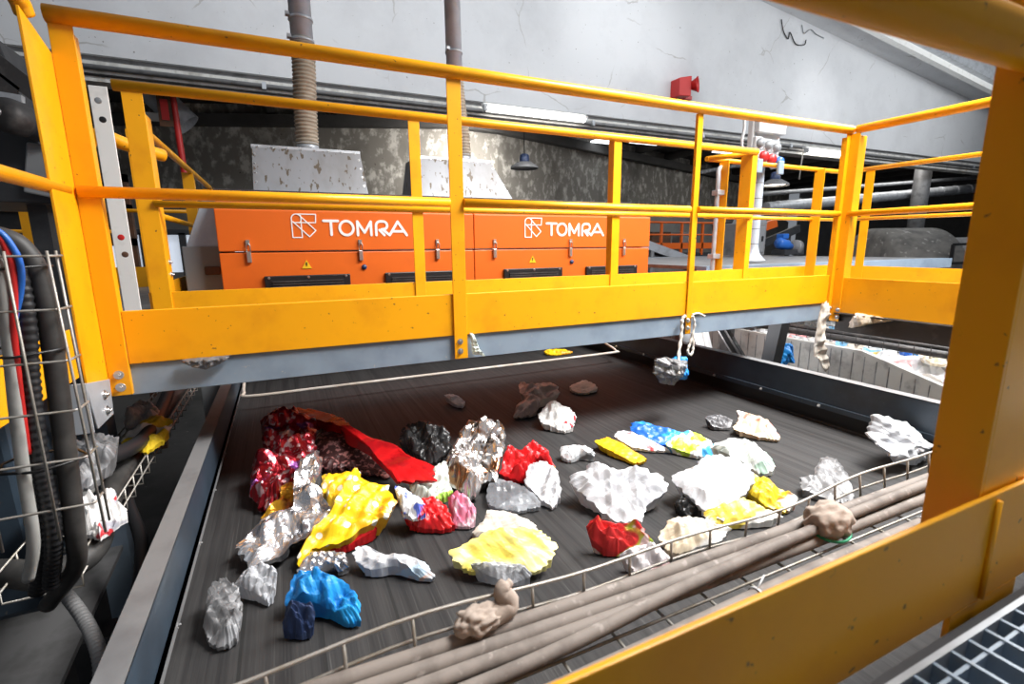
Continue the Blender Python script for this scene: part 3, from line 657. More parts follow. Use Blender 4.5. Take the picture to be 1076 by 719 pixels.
pendant(10.35, 8.0, 1.02*1.27, .30, True, 'lit pendant lamp below the board of red and blue sockets', 2.0)
# socket board
t = thing('socket_board', 'white board of grey, red and blue power sockets', 'sockets', (4.62, 3.72, .80))
mb = MB(); mb.box(4.42, 4.83, 3.72, 3.78, .80, 1.24); mb.build('back_plate', 'whiteplastic', t, .008)
mb = MB(); mb.box(4.44, 4.84, 3.66, 3.72, 1.10, 1.25); mb.build('breaker_cover', 'whiteplastic', t, .01)
for k in range(3):
    x = 4.485+.122*k; z = 1.0-.015*k
    mb = MB(); mb.box(x-.055, x+.055, 3.68, 3.72, z-.065, z+.065); s = mb.build('socket', 'whiteplastic', t, .012)
    mb = MB(); mb.lathe([(0, .03), (.042, .03), (.047, 0)], (x, 3.68, z), (-.25, -1, .1), 20); mb.build('socket_cap', 'greyplastic', s)
    x = 4.515+.118*k; z = .868-.02*k
    mb = MB(); mb.lathe([(0, .0), (.058, .0), (.060, .07)], (x, 3.655, z), (0, 1, 0), 22); s = mb.build('socket', 'whiteplastic', t)
    mb = MB(); mb.lathe([(0, .035), (.048, .033), (.054, .01), (.054, 0)], (x, 3.655, z), (-.1, -1, -.15), 22); mb.build('socket_cap', 'redplastic' if k < 2 else 'blueplastic', s)
t = thing('duct_post', 'grey spiral pipe post with a flared foot behind the far railing', 'pipe', (4.72, 3.85, -.18))
mb = MB(); mb.lathe([(.14, -.18), (.12, -.16), (.072, -.10), (.055, -.03), (.055, 1.28)], (4.72, 3.85, 0), (0, 0, 1), 24); mb.build('pipe', 'ductgrey', t)
mb = MB()
for k in range(8): mb.lathe([(.054, -.006), (.059, 0), (.054, .006)], (4.72, 3.85, .0+.16*k), (0, 0, 1), 24)
mb.build('seam', 'greysteel', t)
mb = MB(); mb.tube(smooth_path([(4.30, 3.74, 1.30), (4.31, 3.73, 1.14), (4.29, 3.73, 1.0), (4.34, 3.74, .86), (4.36, 3.74, .70)], 6), .014, 10)
tag(mb.build('power_cable', 'whiteplastic'), 'white cable looping down the left of the socket board', 'cable')
t = thing('conduit_strip', 'pale vertical conduit strapped beside the yellow gate posts', 'conduit', (3.32, 3.10, -.38))
mb = MB(); mb.tube(smooth_path([(3.33, 3.10, -.38), (3.33, 3.10, 0), (3.33, 3.10, .5), (3.35, 3.12, .60), (3.41, 3.14, .64)], 6), .018, 12); mb.build('conduit', 'galv', t)
for z in (.42, -.10):
    mb = MB(); mb.box(3.305, 3.40, 3.075, 3.14, z-.02, z+.02); mb.build('clip', 'galv', t, .004)
# ------------------------------------------------------------------ near cable tray with cables
def wire(m_, a, b, r=.0022): m_.tube([a, b], r, 6)
t = thing('cable_tray', 'zinc wire mesh tray running across above the near end of the belt', 'cable tray', (.9, .47, -.58))
mb = MB(); x0, x1 = -.35, 2.9; k = 0
def wob(x): return .010*math.sin(x*5.1+1)+.006*math.sin(x*13)
ya, yb = .575, .36
top = [(x0+i*(x1-x0)/60, ya+wob(x0+i*(x1-x0)/60)*.5, -.50+wob(x0+i*(x1-x0)/60)*.5) for i in range(61)]
mb.tube(top, .0026, 8); mb.tube([(x, y, z-.036) for x, y, z in top], .0024, 8)
mb.tube([(x, yb, -.50) for x, y, z in top], .0026, 8)
mb.build('rim_wire', 'wire', t)
mb = MB(); x = x0+.02
while x < x1:
    wire(mb, (x, ya+wob(x)*.5, -.50+wob(x)*.5), (x, ya-.004, -.552), .0024); wire(mb, (x, ya-.004, -.552), (x, yb+.004, -.552), .0024); wire(mb, (x, yb+.004, -.552), (x, yb, -.50), .0024); x += .0895
for y in (.53, .485, .44, .395): wire(mb, (x0, y, -.5495), (x1, y, -.5495), .0024)
mb.build('mesh_floor', 'wire', t)
for i, x in enumerate((-.2, 1.9)):
    mb = MB(); mb.box(x, x+.04, .25, .36, -.562, -.556); mb.box(x, x+.04, .247, .252, -.60, -.47); mb.box(x, x+.04, .36, .57, -.562, -.556); mb.build('support_arm', 'galv', t)
def cable(pts, r, label, m='cable'):
    m_ = MB(); m_.tube(smooth_path(pts, 8), r, 12); return tag(m_.build('cable', m), label, 'cable', 'dusty cables in the near tray')
Z = -.536
cable([(-.3, .568, Z), (0, .566, Z), (.38, .552, Z+.002), (.8, .548, Z), (1.32, .546, Z), (2.8, .55, Z)], .0115, 'dusty cable along the far rim of the near tray, beside the belt')
cable([(-.3, .543, Z), (.0, .541, Z), (.4, .528, Z), (.8, .524, Z), (1.3, .522, Z), (2.8, .525, Z)], .0115, 'dusty cable second from the far rim of the near tray')
cable([(-.3, .515, Z), (.10, .514, Z), (.5, .503, Z+.002), (.9, .500, Z), (1.3, .498, Z), (2.8, .50, Z)], .011, 'dusty cable third from the far rim of the near tray, under the green-banded rag')
cable([(-.3, .487, Z), (.10, .486, Z), (.30, .487, Z+.004), (.60, .497, Z+.019), (1.2, .512, Z+.020), (2.8, .512, Z+.020)], .010, 'dusty cable that climbs onto its neighbours halfway along the near tray')
cable([(-.3, .424, Z), (.277, .437, Z), (.74, .448, Z), (1.1, .447, Z), (2.8, .44, Z)], .0125, 'dusty cable just beyond the yellow toe board, with pale ties')
cable([(-.3, .395, Z), (.2, .407, Z), (.8, .418, Z), (1.4, .416, Z), (2.8, .41, Z)], .012, 'nearest dusty cable in the tray, half hidden by the yellow toe board')
for i, (x, y) in enumerate(((.62, .4465), (1.08, .447))):
    mb = MB(); mb.lathe([(.0135, -.002), (.0145, -.002), (.0145, .002), (.0135, .002)], (x, y, Z), (1, .03, 0), 18); mb.tube([(x, y, Z+.013), (x+.03, y+.012, Z+.019)], .0015, 6)
    tag(mb.build('cable_tie', 'whiteplastic'), ('pale cable tie on the near cable, left of the rag with a green band', 'pale cable tie on the near cable beside the near post')[i], 'cable tie')
# rags on the tray
def blob(name, c, rad, m, seed, amp=.35, sub=4, sc=30):
    m_ = MB(); bmesh.ops.create_icosphere(m_.b, subdivisions=sub, radius=1)
    for v in m_.b.verts:
        n = v.co.copy(); d = 1+amp*(ridge(n*1.3+V((seed, 0, seed)), 1.7)*.5+noise.noise(n*3+V((seed, seed, 0)))*.5)
        v.co = V((c[0]+n.x*rad[0]*d, c[1]+n.y*rad[1]*d, c[2]+n.z*rad[2]*d))
    for f in m_.b.faces: f.smooth = True
    return m_.build(name, m) if name else m_
m1 = blob(None, (.205, .562, -.513), (.030, .018, .016), 'rag', 3, .6)
m1.tube(smooth_path([(.19, .56, -.515), (.225, .563, -.515), (.255, .566, -.507), (.245, .572, -.488), (.262, .577, -.482)], 6), [.016]*12+[.014]*6+[.012]*4+[.006]*3, 10)
tag(m1.build('rag', 'rag'), 'small knotted beige rag hung on the wire tray rim below the yellow bag', 'rag')
m1 = blob(None, (.885, .507, -.512), (.042, .030, .030), 'rag', 8, .45)
o = tag(m1.build('rag', 'rag'), 'round crumpled brown rag tied with a green band on the cables', 'rag')
mb = MB(); mb.tube([(.882+.039*math.cos(a*PI/12), .505+.030*math.sin(a*PI/12)-.004, -.524+.006*math.sin(a*PI/12)) for a in range(25)], .0026, 8); c = mb.build('band', 'green'); c.parent = o; c.location = c.location-o.location

# ------------------------------------------------------------------ litter on the belt
TR = {
 'crimson_foil': ([(-0.161, 2.523, 0.188), (-0.031, 2.52, 0.2), (0.067, 2.409, 0.188), (0.07, 2.213, 0.144), (0.044, 2.109, 0.112), (0.005, 2.028, 0.08), (-0.082, 2.005, 0.056), (-0.108, 1.91, 0.012), (-0.159, 1.944, 0.016), (-0.196, 2.029, 0.044), (-0.182, 2.144, 0.088), (-0.15, 2.261, 0.128)], -0.994, 0.068, 'redfoil'),
 'dark_net': ([(0.099, 2.692, 0.124), (0.173, 2.583, 0.113), (0.27, 2.384, 0.086), (0.359, 2.028, 0.012), (0.275, 2.069, 0.012), (0.182, 2.172, 0.028), (0.061, 2.217, 0.024), (0.054, 2.415, 0.07)], -0.994, 0.041, 'darknet'),
 'red_film': ([(-0.031, 2.719, 0.074), (0.099, 2.653, 0.074), (0.187, 2.488, 0.067), (0.289, 2.219, 0.052), (0.399, 2.012, 0.039), (0.484, 1.82, 0.025), (0.437, 1.744, 0.014), (0.345, 1.774, 0.012), (0.315, 1.868, 0.021), (0.259, 2.144, 0.045), (0.162, 2.434, 0.063), (0.072, 2.535, 0.067)], -0.904, 0.023, 'redshine'),
 'silver_foil': ([(0.062, 2.059, 0.137), (0.073, 1.956, 0.123), (0.038, 1.844, 0.102), (0.085, 1.722, 0.083), (0.07, 1.643, 0.064), (-0.014, 1.597, 0.043), (-0.102, 1.564, 0.021), (-0.186, 1.573, 0.012), (-0.218, 1.644, 0.029), (-0.201, 1.688, 0.043), (-0.126, 1.708, 0.057), (-0.034, 1.714, 0.069), (-0.002, 1.788, 0.087), (-0.024, 1.929, 0.111), (-0.001, 2.039, 0.13)], -0.974, 0.045, 'silver'),
 'gold_wrap': ([(-0.039, 2.119, 0.087), (-0.021, 1.998, 0.063), (-0.011, 1.895, 0.039), (-0.058, 1.842, 0.018), (-0.122, 1.853, 0.012), (-0.157, 1.89, 0.018), (-0.1, 1.894, 0.027), (-0.082, 2.028, 0.063)], -0.994, 0.027, 'gold'),
 'yellow_dots': ([(0.065, 1.89, 0.128), (0.123, 1.861, 0.128), (0.196, 1.873, 0.137), (0.205, 1.782, 0.12), (0.286, 1.717, 0.114), (0.289, 1.623, 0.093), (0.255, 1.568, 0.074), (0.183, 1.565, 0.063), (0.085, 1.542, 0.042), (0.008, 1.555, 0.034), (-0.035, 1.515, 0.012), (-0.022, 1.578, 0.036), (0.026, 1.614, 0.055), (0.083, 1.641, 0.071), (0.085, 1.722, 0.093), (0.064, 1.801, 0.109)], -0.984, 0.045, 'yellowdots'),
 'red_strip': ([(0.232, 1.613, 0.05), (0.213, 1.588, 0.041), (0.118, 1.562, 0.023), (0.051, 1.556, 0.012), (0.088, 1.594, 0.028), (0.162, 1.626, 0.045)], -0.994, 0.013, 'redshine'),
 'grey_bit': ([(0.007, 1.534, 0.05), (0.068, 1.504, 0.05), (0.098, 1.484, 0.046), (0.101, 1.448, 0.023), (0.072, 1.446, 0.012), (0.07, 1.474, 0.031), (0.014, 1.479, 0.016), (-0.04, 1.5, 0.012), (-0.03, 1.517, 0.027)], -0.994, 0.013, 'silver'),
 'white_scrap_a': ([(-0.131, 1.472, 0.087), (-0.093, 1.441, 0.075), (-0.101, 1.413, 0.041), (-0.12, 1.396, 0.012), (-0.157, 1.432, 0.033), (-0.205, 1.467, 0.045), (-0.176, 1.481, 0.075)], -0.994, 0.027, 'whitefilm'),
 'grey_bag': ([(-0.257, 1.448, 0.082), (-0.225, 1.446, 0.087), (-0.192, 1.405, 0.078), (-0.176, 1.351, 0.059), (-0.185, 1.292, 0.031), (-0.208, 1.266, 0.012), (-0.257, 1.298, 0.017), (-0.268, 1.352, 0.04)], -0.994, 0.027, 'greyfilm'),
 'blue_bag': ([(-0.053, 1.374, 0.093), (0.013, 1.352, 0.1), (0.074, 1.299, 0.082), (0.11, 1.247, 0.054), (0.107, 1.204, 0.015), (0.071, 1.218, 0.012), (0.033, 1.259, 0.033), (-0.006, 1.294, 0.047), (-0.048, 1.31, 0.043), (-0.075, 1.319, 0.04)], -0.994, 0.032, 'bluebag'),
 'navy_bag': ([(-0.069, 1.262, 0.077), (-0.006, 1.236, 0.087), (-0.009, 1.217, 0.036), (-0.043, 1.224, 0.012), (-0.083, 1.249, 0.026)], -0.994, 0.027, 'navy'),
 'white_wrap': ([(0.13, 1.481, 0.06), (0.167, 1.468, 0.062), (0.211, 1.422, 0.05), (0.271, 1.393, 0.05), (0.322, 1.335, 0.034), (0.336, 1.292, 0.015), (0.294, 1.306, 0.012), (0.244, 1.367, 0.031), (0.166, 1.394, 0.026), (0.129, 1.435, 0.038)], -0.994, 0.018, 'whitepeach'),
 'black_bag': ([(0.449, 2.284, 0.103), (0.515, 2.313, 0.135), (0.607, 2.27, 0.137), (0.66, 2.179, 0.103), (0.652, 2.113, 0.062), (0.575, 2.075, 0.012), (0.527, 2.105, 0.017), (0.48, 2.183, 0.053), (0.436, 2.234, 0.071)], -0.994, 0.045, 'blackbag'),
 'copper_foil': ([(0.747, 2.102, 0.175), (0.818, 2.054, 0.171), (0.868, 1.979, 0.159), (0.86, 1.914, 0.141), (0.798, 1.823, 0.105), (0.721, 1.725, 0.057), (0.672, 1.734, 0.051), (0.61, 1.673, 0.012), (0.567, 1.707, 0.018), (0.524, 1.777, 0.039), (0.545, 1.859, 0.075), (0.615, 1.951, 0.117), (0.677, 2.05, 0.153)], -0.994, 0.059, 'copper'),
 'green_film': ([(0.541, 1.819, 0.112), (0.524, 1.751, 0.069), (0.522, 1.695, 0.033), (0.486, 1.692, 0.019), (0.442, 1.703, 0.012), (0.394, 1.736, 0.019), (0.375, 1.794, 0.051), (0.45, 1.805, 0.08)], -0.974, 0.036, 'mintfilm'),
 'red_pack': ([(0.308, 1.648, 0.058), (0.344, 1.66, 0.077), (0.374, 1.651, 0.08), (0.435, 1.631, 0.087), (0.464, 1.582, 0.064), (0.471, 1.523, 0.025), (0.433, 1.524, 0.012), (0.351, 1.572, 0.019), (0.319, 1.61, 0.035)], -0.994, 0.027, 'redprint'),
 'blue_print': ([(0.306, 1.692, 0.074), (0.352, 1.638, 0.061), (0.381, 1.588, 0.045), (0.38, 1.549, 0.026), (0.336, 1.543, 0.012), (0.306, 1.584, 0.026)], -0.934, 0.023, 'blueprint'),
 'pink_bag': ([(0.477, 1.605, 0.084), (0.526, 1.597, 0.1), (0.554, 1.551, 0.069), (0.56, 1.525, 0.046), (0.526, 1.509, 0.012), (0.479, 1.532, 0.012), (0.479, 1.564, 0.046)], -0.994, 0.032, 'pinkfilm'),
 'red_crisp': ([(0.838, 1.866, 0.115), (0.894, 1.832, 0.11), (0.956, 1.84, 0.137), (0.986, 1.786, 0.11), (0.997, 1.701, 0.048), (0.963, 1.718, 0.048), (0.927, 1.757, 0.066), (0.856, 1.729, 0.012), (0.823, 1.746, 0.012), (0.773, 1.8, 0.039)], -0.994, 0.045, 'redgold'),
 'white_grey': ([(0.886, 1.732, 0.085), (0.946, 1.713, 0.087), (0.965, 1.635, 0.07), (0.91, 1.518, 0.029), (0.852, 1.495, 0.012), (0.827, 1.566, 0.031), (0.818, 1.653, 0.056)], -0.994, 0.027, 'whitefilm'),
 'clear_film': ([(0.705, 1.75, 0.05), (0.762, 1.701, 0.046), (0.81, 1.637, 0.039), (0.826, 1.518, 0.019), (0.762, 1.515, 0.012), (0.683, 1.553, 0.012), (0.64, 1.625, 0.022)], -0.994, 0.013, 'clearfilm'),
 'yellow_bag': ([(0.401, 1.324, 0.039), (0.473, 1.334, 0.058), (0.554, 1.333, 0.072), (0.641, 1.296, 0.074), (0.691, 1.25, 0.066), (0.702, 1.203, 0.049), (0.673, 1.169, 0.028), (0.614, 1.163, 0.012), (0.568, 1.189, 0.014), (0.517, 1.226, 0.02), (0.439, 1.247, 0.012), (0.405, 1.281, 0.02)], -0.974, 0.023, 'yellowbag'),
 'grey_fold': ([(0.608, 1.517, 0.056), (0.667, 1.467, 0.049), (0.717, 1.404, 0.036), (0.73, 1.361, 0.023), (0.654, 1.391, 0.021), (0.591, 1.422, 0.021), (0.524, 1.431, 0.012), (0.516, 1.452, 0.019), (0.573, 1.487, 0.04)], -0.994, 0.016, 'beigefilm'),
 'white_fold': ([(0.432, 1.249, 0.055), (0.5, 1.222, 0.062), (0.578, 1.176, 0.052), (0.586, 1.153, 0.024), (0.534, 1.169, 0.012), (0.489, 1.199, 0.024)], -0.994, 0.018, 'whitefilm'),
 'white_flake': ([(0.887, 2.96, 0.047), (0.941, 2.944, 0.05), (0.977, 2.838, 0.029), (0.944, 2.783, 0.012), (0.905, 2.838, 0.021)], -0.994, 0.013, 'whitefilm'),
 'brown_film': ([(1.382, 2.85, 0.1), (1.413, 2.76, 0.089), (1.53, 2.775, 0.1), (1.564, 2.66, 0.085), (1.523, 2.589, 0.07), (1.397, 2.569, 0.056), (1.301, 2.466, 0.027), (1.212, 2.442, 0.012), (1.15, 2.473, 0.012), (1.228, 2.575, 0.041), (1.299, 2.618, 0.056), (1.317, 2.738, 0.078)], -0.994, 0.032, 'greybrown'),
 'beige_card': ([(1.753, 2.821, 0.028), (1.914, 2.864, 0.043), (1.911, 2.714, 0.025), (1.794, 2.68, 0.012), (1.73, 2.727, 0.014)], -0.994, 0.011, 'beigefilm'),
 'white_red_bag': ([(1.223, 2.3, 0.073), (1.326, 2.336, 0.112), (1.396, 2.258, 0.094), (1.406, 2.197, 0.068), (1.37, 2.154, 0.038), (1.306, 2.139, 0.012), (1.248, 2.196, 0.027), (1.208, 2.255, 0.048)], -0.994, 0.036, 'whitered'),
 'silver_scrap': ([(1.125, 1.894, 0.049), (1.194, 1.874, 0.056), (1.258, 1.82, 0.045), (1.25, 1.784, 0.024), (1.192, 1.82, 0.029), (1.141, 1.814, 0.012), (1.112, 1.844, 0.02)], -0.994, 0.016, 'whitesilver'),
 'yellow_card': ([(1.328, 1.903, 0.038), (1.421, 1.906, 0.043), (1.442, 1.77, 0.029), (1.459, 1.663, 0.017), (1.388, 1.659, 0.012), (1.36, 1.753, 0.022)], -0.994, 0.011, 'yellowcard'),
 'white_card': ([(1.458, 1.919, 0.04), (1.526, 1.938, 0.05), (1.583, 1.857, 0.04), (1.634, 1.701, 0.012), (1.545, 1.744, 0.012), (1.478, 1.815, 0.02)], -0.994, 0.013, 'whitered'),
 'blue_wrap': ([(1.615, 1.979, 0.056), (1.681, 1.976, 0.062), (1.742, 1.886, 0.05), (1.802, 1.8, 0.037), (1.741, 1.777, 0.025), (1.658, 1.768, 0.012), (1.615, 1.827, 0.021), (1.581, 1.923, 0.04)], -0.994, 0.018, 'bluewrap'),
 'white_big': ([(0.951, 1.521, 0.099), (1.048, 1.534, 0.122), (1.104, 1.515, 0.124), (1.155, 1.466, 0.116), (1.232, 1.436, 0.119), (1.273, 1.363, 0.099), (1.246, 1.308, 0.07), (1.146, 1.295, 0.041), (1.098, 1.268, 0.015), (1.039, 1.292, 0.012), (0.987, 1.344, 0.026), (0.971, 1.417, 0.058), (0.94, 1.471, 0.075)], -0.994, 0.041, 'whitefilm'),
 'green_wrap': ([(1.64, 1.729, 0.049), (1.782, 1.75, 0.074), (1.827, 1.637, 0.049), (1.784, 1.555, 0.016), (1.71, 1.58, 0.012), (1.664, 1.635, 0.023), (1.611, 1.707, 0.038)], -0.994, 0.023, 'greenwrap'),
 'red_green': ([(0.83, 1.219, 0.089), (0.858, 1.216, 0.112), (0.916, 1.182, 0.098), (0.981, 1.15, 0.098), (1.001, 1.124, 0.062), (1.006, 1.113, 0.044), (0.955, 1.13, 0.026), (0.906, 1.148, 0.012), (0.863, 1.175, 0.026), (0.833, 1.205, 0.062)], -0.994, 0.036, 'redgreen'),
 'white_tail': ([(0.873, 1.097, 0.05), (0.959, 1.075, 0.074), (0.989, 1.052, 0.063), (1.013, 1.02, 0.037), (0.969, 1.025, 0.015), (0.898, 1.057, 0.012), (0.884, 1.08, 0.034)], -0.994, 0.023, 'pinkwhite'),
 'white_sheet': ([(1.3, 1.351, 0.074), (1.405, 1.359, 0.088), (1.501, 1.387, 0.105), (1.596, 1.376, 0.112), (1.629, 1.291, 0.098), (1.613, 1.217, 0.079), (1.523, 1.169, 0.055), (1.412, 1.143, 0.031), (1.34, 1.119, 0.012), (1.308, 1.178, 0.026), (1.308, 1.257, 0.05)], -0.974, 0.036, 'whitefilm'),
 'pale_green': ([(1.698, 1.518, 0.086), (1.813, 1.516, 0.112), (1.877, 1.447, 0.095), (1.904, 1.367, 0.06), (1.871, 1.322, 0.025), (1.794, 1.339, 0.012), (1.774, 1.407, 0.047), (1.732, 1.476, 0.073)], -0.994, 0.036, 'palegreen'),
 'brown_yellow': ([(1.589, 1.254, 0.08), (1.646, 1.242, 0.087), (1.672, 1.175, 0.064), (1.705, 1.103, 0.038), (1.632, 1.086, 0.012), (1.578, 1.125, 0.019), (1.564, 1.171, 0.038), (1.562, 1.214, 0.058)], -0.994, 0.027, 'yellowbrown'),
 'yellow_low': ([(1.296, 1.172, 0.04), (1.377, 1.155, 0.054), (1.463, 1.147, 0.074), (1.504, 1.098, 0.057), (1.538, 1.044, 0.033), (1.442, 1.071, 0.019), (1.355, 1.103, 0.012), (1.304, 1.142, 0.022)], -0.994, 0.023, 'yellowwhite'),
 'tan_bag': ([(1.053, 1.123, 0.048), (1.112, 1.145, 0.078), (1.18, 1.128, 0.087), (1.234, 1.081, 0.075), (1.273, 1.036, 0.06), (1.225, 1.03, 0.042), (1.133, 1.047, 0.024), (1.067, 1.061, 0.012), (1.046, 1.098, 0.03)], -0.994, 0.027, 'tanfilm'),
 'black_scrap': ([(1.252, 1.269, 0.039), (1.304, 1.276, 0.062), (1.325, 1.223, 0.031), (1.278, 1.221, 0.012)], -0.994, 0.018, 'blackbag'),
 'kraft': ([(2.249, 1.843, 0.074), (2.277, 1.792, 0.068), (2.316, 1.702, 0.054), (2.243, 1.568, 0.015), (2.188, 1.58, 0.012), (2.138, 1.634, 0.019), (2.09, 1.733, 0.036), (2.179, 1.77, 0.054)], -0.994, 0.023, 'kraft'),
 'grey_scrap': ([(2.049, 1.891, 0.054), (2.121, 1.869, 0.062), (2.175, 1.808, 0.042), (2.127, 1.784, 0.012), (2.057, 1.828, 0.018)], -0.994, 0.018, 'greydark'),
 'clear_bag': ([(2.067, 1.252, 0.074), (2.107, 1.202, 0.069), (2.024, 1.098, 0.042), (1.932, 1.025, 0.016), (1.862, 1.043, 0.012), (1.808, 1.142, 0.029), (1.857, 1.199, 0.046), (1.92, 1.181, 0.048)], -0.994, 0.023, 'greyfilm'),
}
LB = {
'crimson_foil': ('foil_bag', 'large crumpled crimson foil bag, leftmost of the big pile', 'bag'),
'dark_net': ('net_bag', 'dark glittery net bag under the long red film', 'bag'),
'red_film': ('plastic_film', 'long shiny red film draped over the dark net', 'film'),
'silver_foil': ('foil_sheet', 'crumpled silver foil in front of the crimson foil bag', 'foil'),
'gold_wrap': ('wrapper', 'small gold wrapper between crimson foil and silver foil', 'wrapper'),
'yellow_dots': ('plastic_bag', 'bright yellow bag with white dots in the pile', 'bag'),
'red_strip': ('plastic_film', 'thin red film strip poking out below the yellow dotted bag', 'film'),
'grey_bit': ('foil_sheet', 'grey silver foil scrap behind the bright blue bag', 'foil'),
'white_scrap_a': ('plastic_film', 'white film scrap below the silver foil, near the left guard', 'film'),
'grey_bag': ('plastic_bag', 'grey film bag lying closest to the left guard', 'bag'),
'blue_bag': ('plastic_bag', 'bright blue bent plastic bag at the near end of the belt', 'bag'),
'navy_bag': ('plastic_bag', 'dark navy film tucked under the bright blue bag', 'bag'),
'white_wrap': ('wrapper', 'long white and peach wrapper right of the blue bag', 'wrapper'),
'black_bag': ('plastic_bag', 'black plastic bag behind the copper and silver foil', 'bag'),
'copper_foil': ('foil_bag', 'tall crinkled silver and copper foil bag', 'bag'),
'green_film': ('plastic_film', 'pale mint film at the left of the copper foil bag', 'film'),
'red_pack': ('plastic_pack', 'red printed pack beside the pink film', 'pack'),
'blue_print': ('wrapper', 'blue and white printed wrapper on the red pack', 'wrapper'),
'pink_bag': ('plastic_film', 'pink film at the foot of the copper foil bag', 'film'),
'red_crisp': ('plastic_bag', 'red bag with gold print right of the copper foil bag', 'bag'),
'white_grey': ('plastic_bag', 'white film bag hanging off the red and gold bag', 'bag'),
'clear_film': ('plastic_film', 'dull clear film lying below the copper foil bag', 'film'),
'yellow_bag': ('plastic_bag', 'pale yellow bag in the middle near the wire tray', 'bag'),
'grey_fold': ('plastic_film', 'beige film fold behind the pale yellow bag', 'film'),
'white_fold': ('plastic_film', 'white film under the near edge of the pale yellow bag', 'film'),
'white_flake': ('plastic_film', 'small white flake alone near the footbridge', 'film'),
'brown_film': ('plastic_film', 'grey-brown crumpled film below the footbridge', 'film'),
'beige_card': ('card', 'flat beige card right of the grey-brown film', 'card'),
'white_red_bag': ('plastic_pack', 'white pack with red print below the grey-brown film', 'pack'),
'silver_scrap': ('plastic_film', 'small white and silver scrap above the big white film', 'film'),
'yellow_card': ('card', 'flat yellow card left of the white and red card', 'card'),
'white_card': ('card', 'flat white and red card touching the yellow card', 'card'),
'blue_wrap': ('wrapper', 'deep blue wrapper above the white and red card', 'wrapper'),
'white_big': ('plastic_bag', 'big white film bag in the middle of the belt', 'bag'),
'green_wrap': ('wrapper', 'green, white and blue wrapper right of the deep blue wrapper', 'wrapper'),
'red_green': ('plastic_pack', 'red and green pack near the wire tray', 'pack'),
'white_tail': ('plastic_film', 'pinkish white film trailing from the red and green pack', 'film'),
'white_sheet': ('plastic_bag', 'big white film sheet right of the middle, over yellow film', 'bag'),
'pale_green': ('plastic_bag', 'pale green-white bag behind the big white sheet', 'bag'),
'brown_yellow': ('wrapper', 'yellow and brown wrapper right of the big white sheet', 'wrapper'),
'yellow_low': ('plastic_film', 'yellow and white film in front of the big white sheet', 'film'),
'tan_bag': ('plastic_bag', 'tan film bag behind the wire tray, right of the red and green pack', 'bag'),
'black_scrap': ('plastic_film', 'black scrap in the shade of the big white sheet', 'film'),
'kraft': ('plastic_pack', 'printed kraft pack lying flat near the right guard', 'pack'),
'grey_scrap': ('plastic_film', 'dark grey scrap left of the kraft pack', 'film'),
'clear_bag': ('plastic_bag', 'thin grey film bag alone on the right of the belt', 'bag'),
}
for i, (k, (ol, z0, H, m)) in enumerate(TR.items()):
    n, lb, ct = LB[k]; flat = M[m].node_tree.nodes['Principled BSDF'].inputs['Metallic'].default_value > .5
    tag(crumple(n, ol, z0, H, m, i+1, None, flat, 1.5 if flat else 1.0, 14 if flat else 8), lb, ct, 'litter on the belt')
pl = [(2.365, -.76), (2.619, -.838), (2.621, -.905), (2.593, -.93), (2.635, -.975), (2.547, -.994), (2.40, -.965), (2.304, -.894), (2.322, -.839)]
o = crumple('plastic_bag', [(x, 1.11+(.10 if z > -.86 else .0), z) for x, z in pl], 0, .045, 'whitefilm', 77, (0, -1, .25), False, 1, 8)
tag(o, 'white film bag standing upright against the right guard', 'bag', 'litter on the belt')
# bags caught on twine under the bridge post
pl = [(1.786, -.607), (1.852, -.604), (2.005, -.642), (1.983, -.722), (1.917, -.768), (1.834, -.747), (1.777, -.681)]
tag(crumple('plastic_bag', [(x, 2.0, z) for x, z in pl], 0, .05, 'greyfilm', 31, (0, -1, 0), False, 1, 9), 'grey film bag dangling on twine under the footbridge post', 'bag')
pl = [(1.934, -.618), (2.032, -.628), (2.028, -.755), (1.957, -.735)]
tag(crumple('plastic_bag', [(x, 2.03, z) for x, z in pl], 0, .035, 'bluebag', 32, (0, -1, 0), False, 1, 9), 'small blue film caught beside the dangling grey bag', 'bag')
def twine(pts, r, label):
    m_ = MB(); P = smooth_path(pts, 10); m_.tube(P, [r*(1+.25*math.sin(i*1.3)) for i in range(len(P))], 8); return tag(m_.build('twine', 'twine'), label, 'twine', 'twine tied to the bridge post')
twine([(2.045, 2.075, -.395), (2.02, 2.07, -.42), (2.01, 2.06, -.50), (1.97, 2.03, -.60), (1.92, 1.97, -.70)], .009, 'pale twine running from the bridge post down to the grey bag')
twine([(2.10, 2.075, -.40), (2.115, 2.07, -.45), (2.095, 2.07, -.54), (2.07, 2.065, -.60), (2.09, 2.06, -.625), (2.115, 2.07, -.59), (2.11, 2.075, -.50)], .007, 'pale twine loop hanging right of the bridge post')
twine([(2.105, 2.082, -.395), (2.15, 2.08, -.39), (2.20, 2.082, -.41)], .006, 'short twine end lying against the bridge beam')
tag(crumple('plastic_film', [(-.365, 2.085, -.395), (-.21, 2.085, -.395), (-.235, 2.085, -.42), (-.29, 2.085, -.44), (-.335, 2.085, -.425)], 0, .02, 'greyfilm', 41, (0, -1, 0), False, 1, 12), 'grey film tongue squeezed out over the bridge beam', 'film')
tag(crumple('plastic_film', [(.755, 2.085, -.39), (.775, 2.085, -.40), (.80, 2.085, -.47), (.83, 2.085, -.505), (.79, 2.085, -.495), (.765, 2.085, -.49)], 0, .012, 'mintfilm', 42, (0, -1, 0), False, 1, 20), 'white-green film scrap stuck on the bridge beam beside the middle post', 'film')
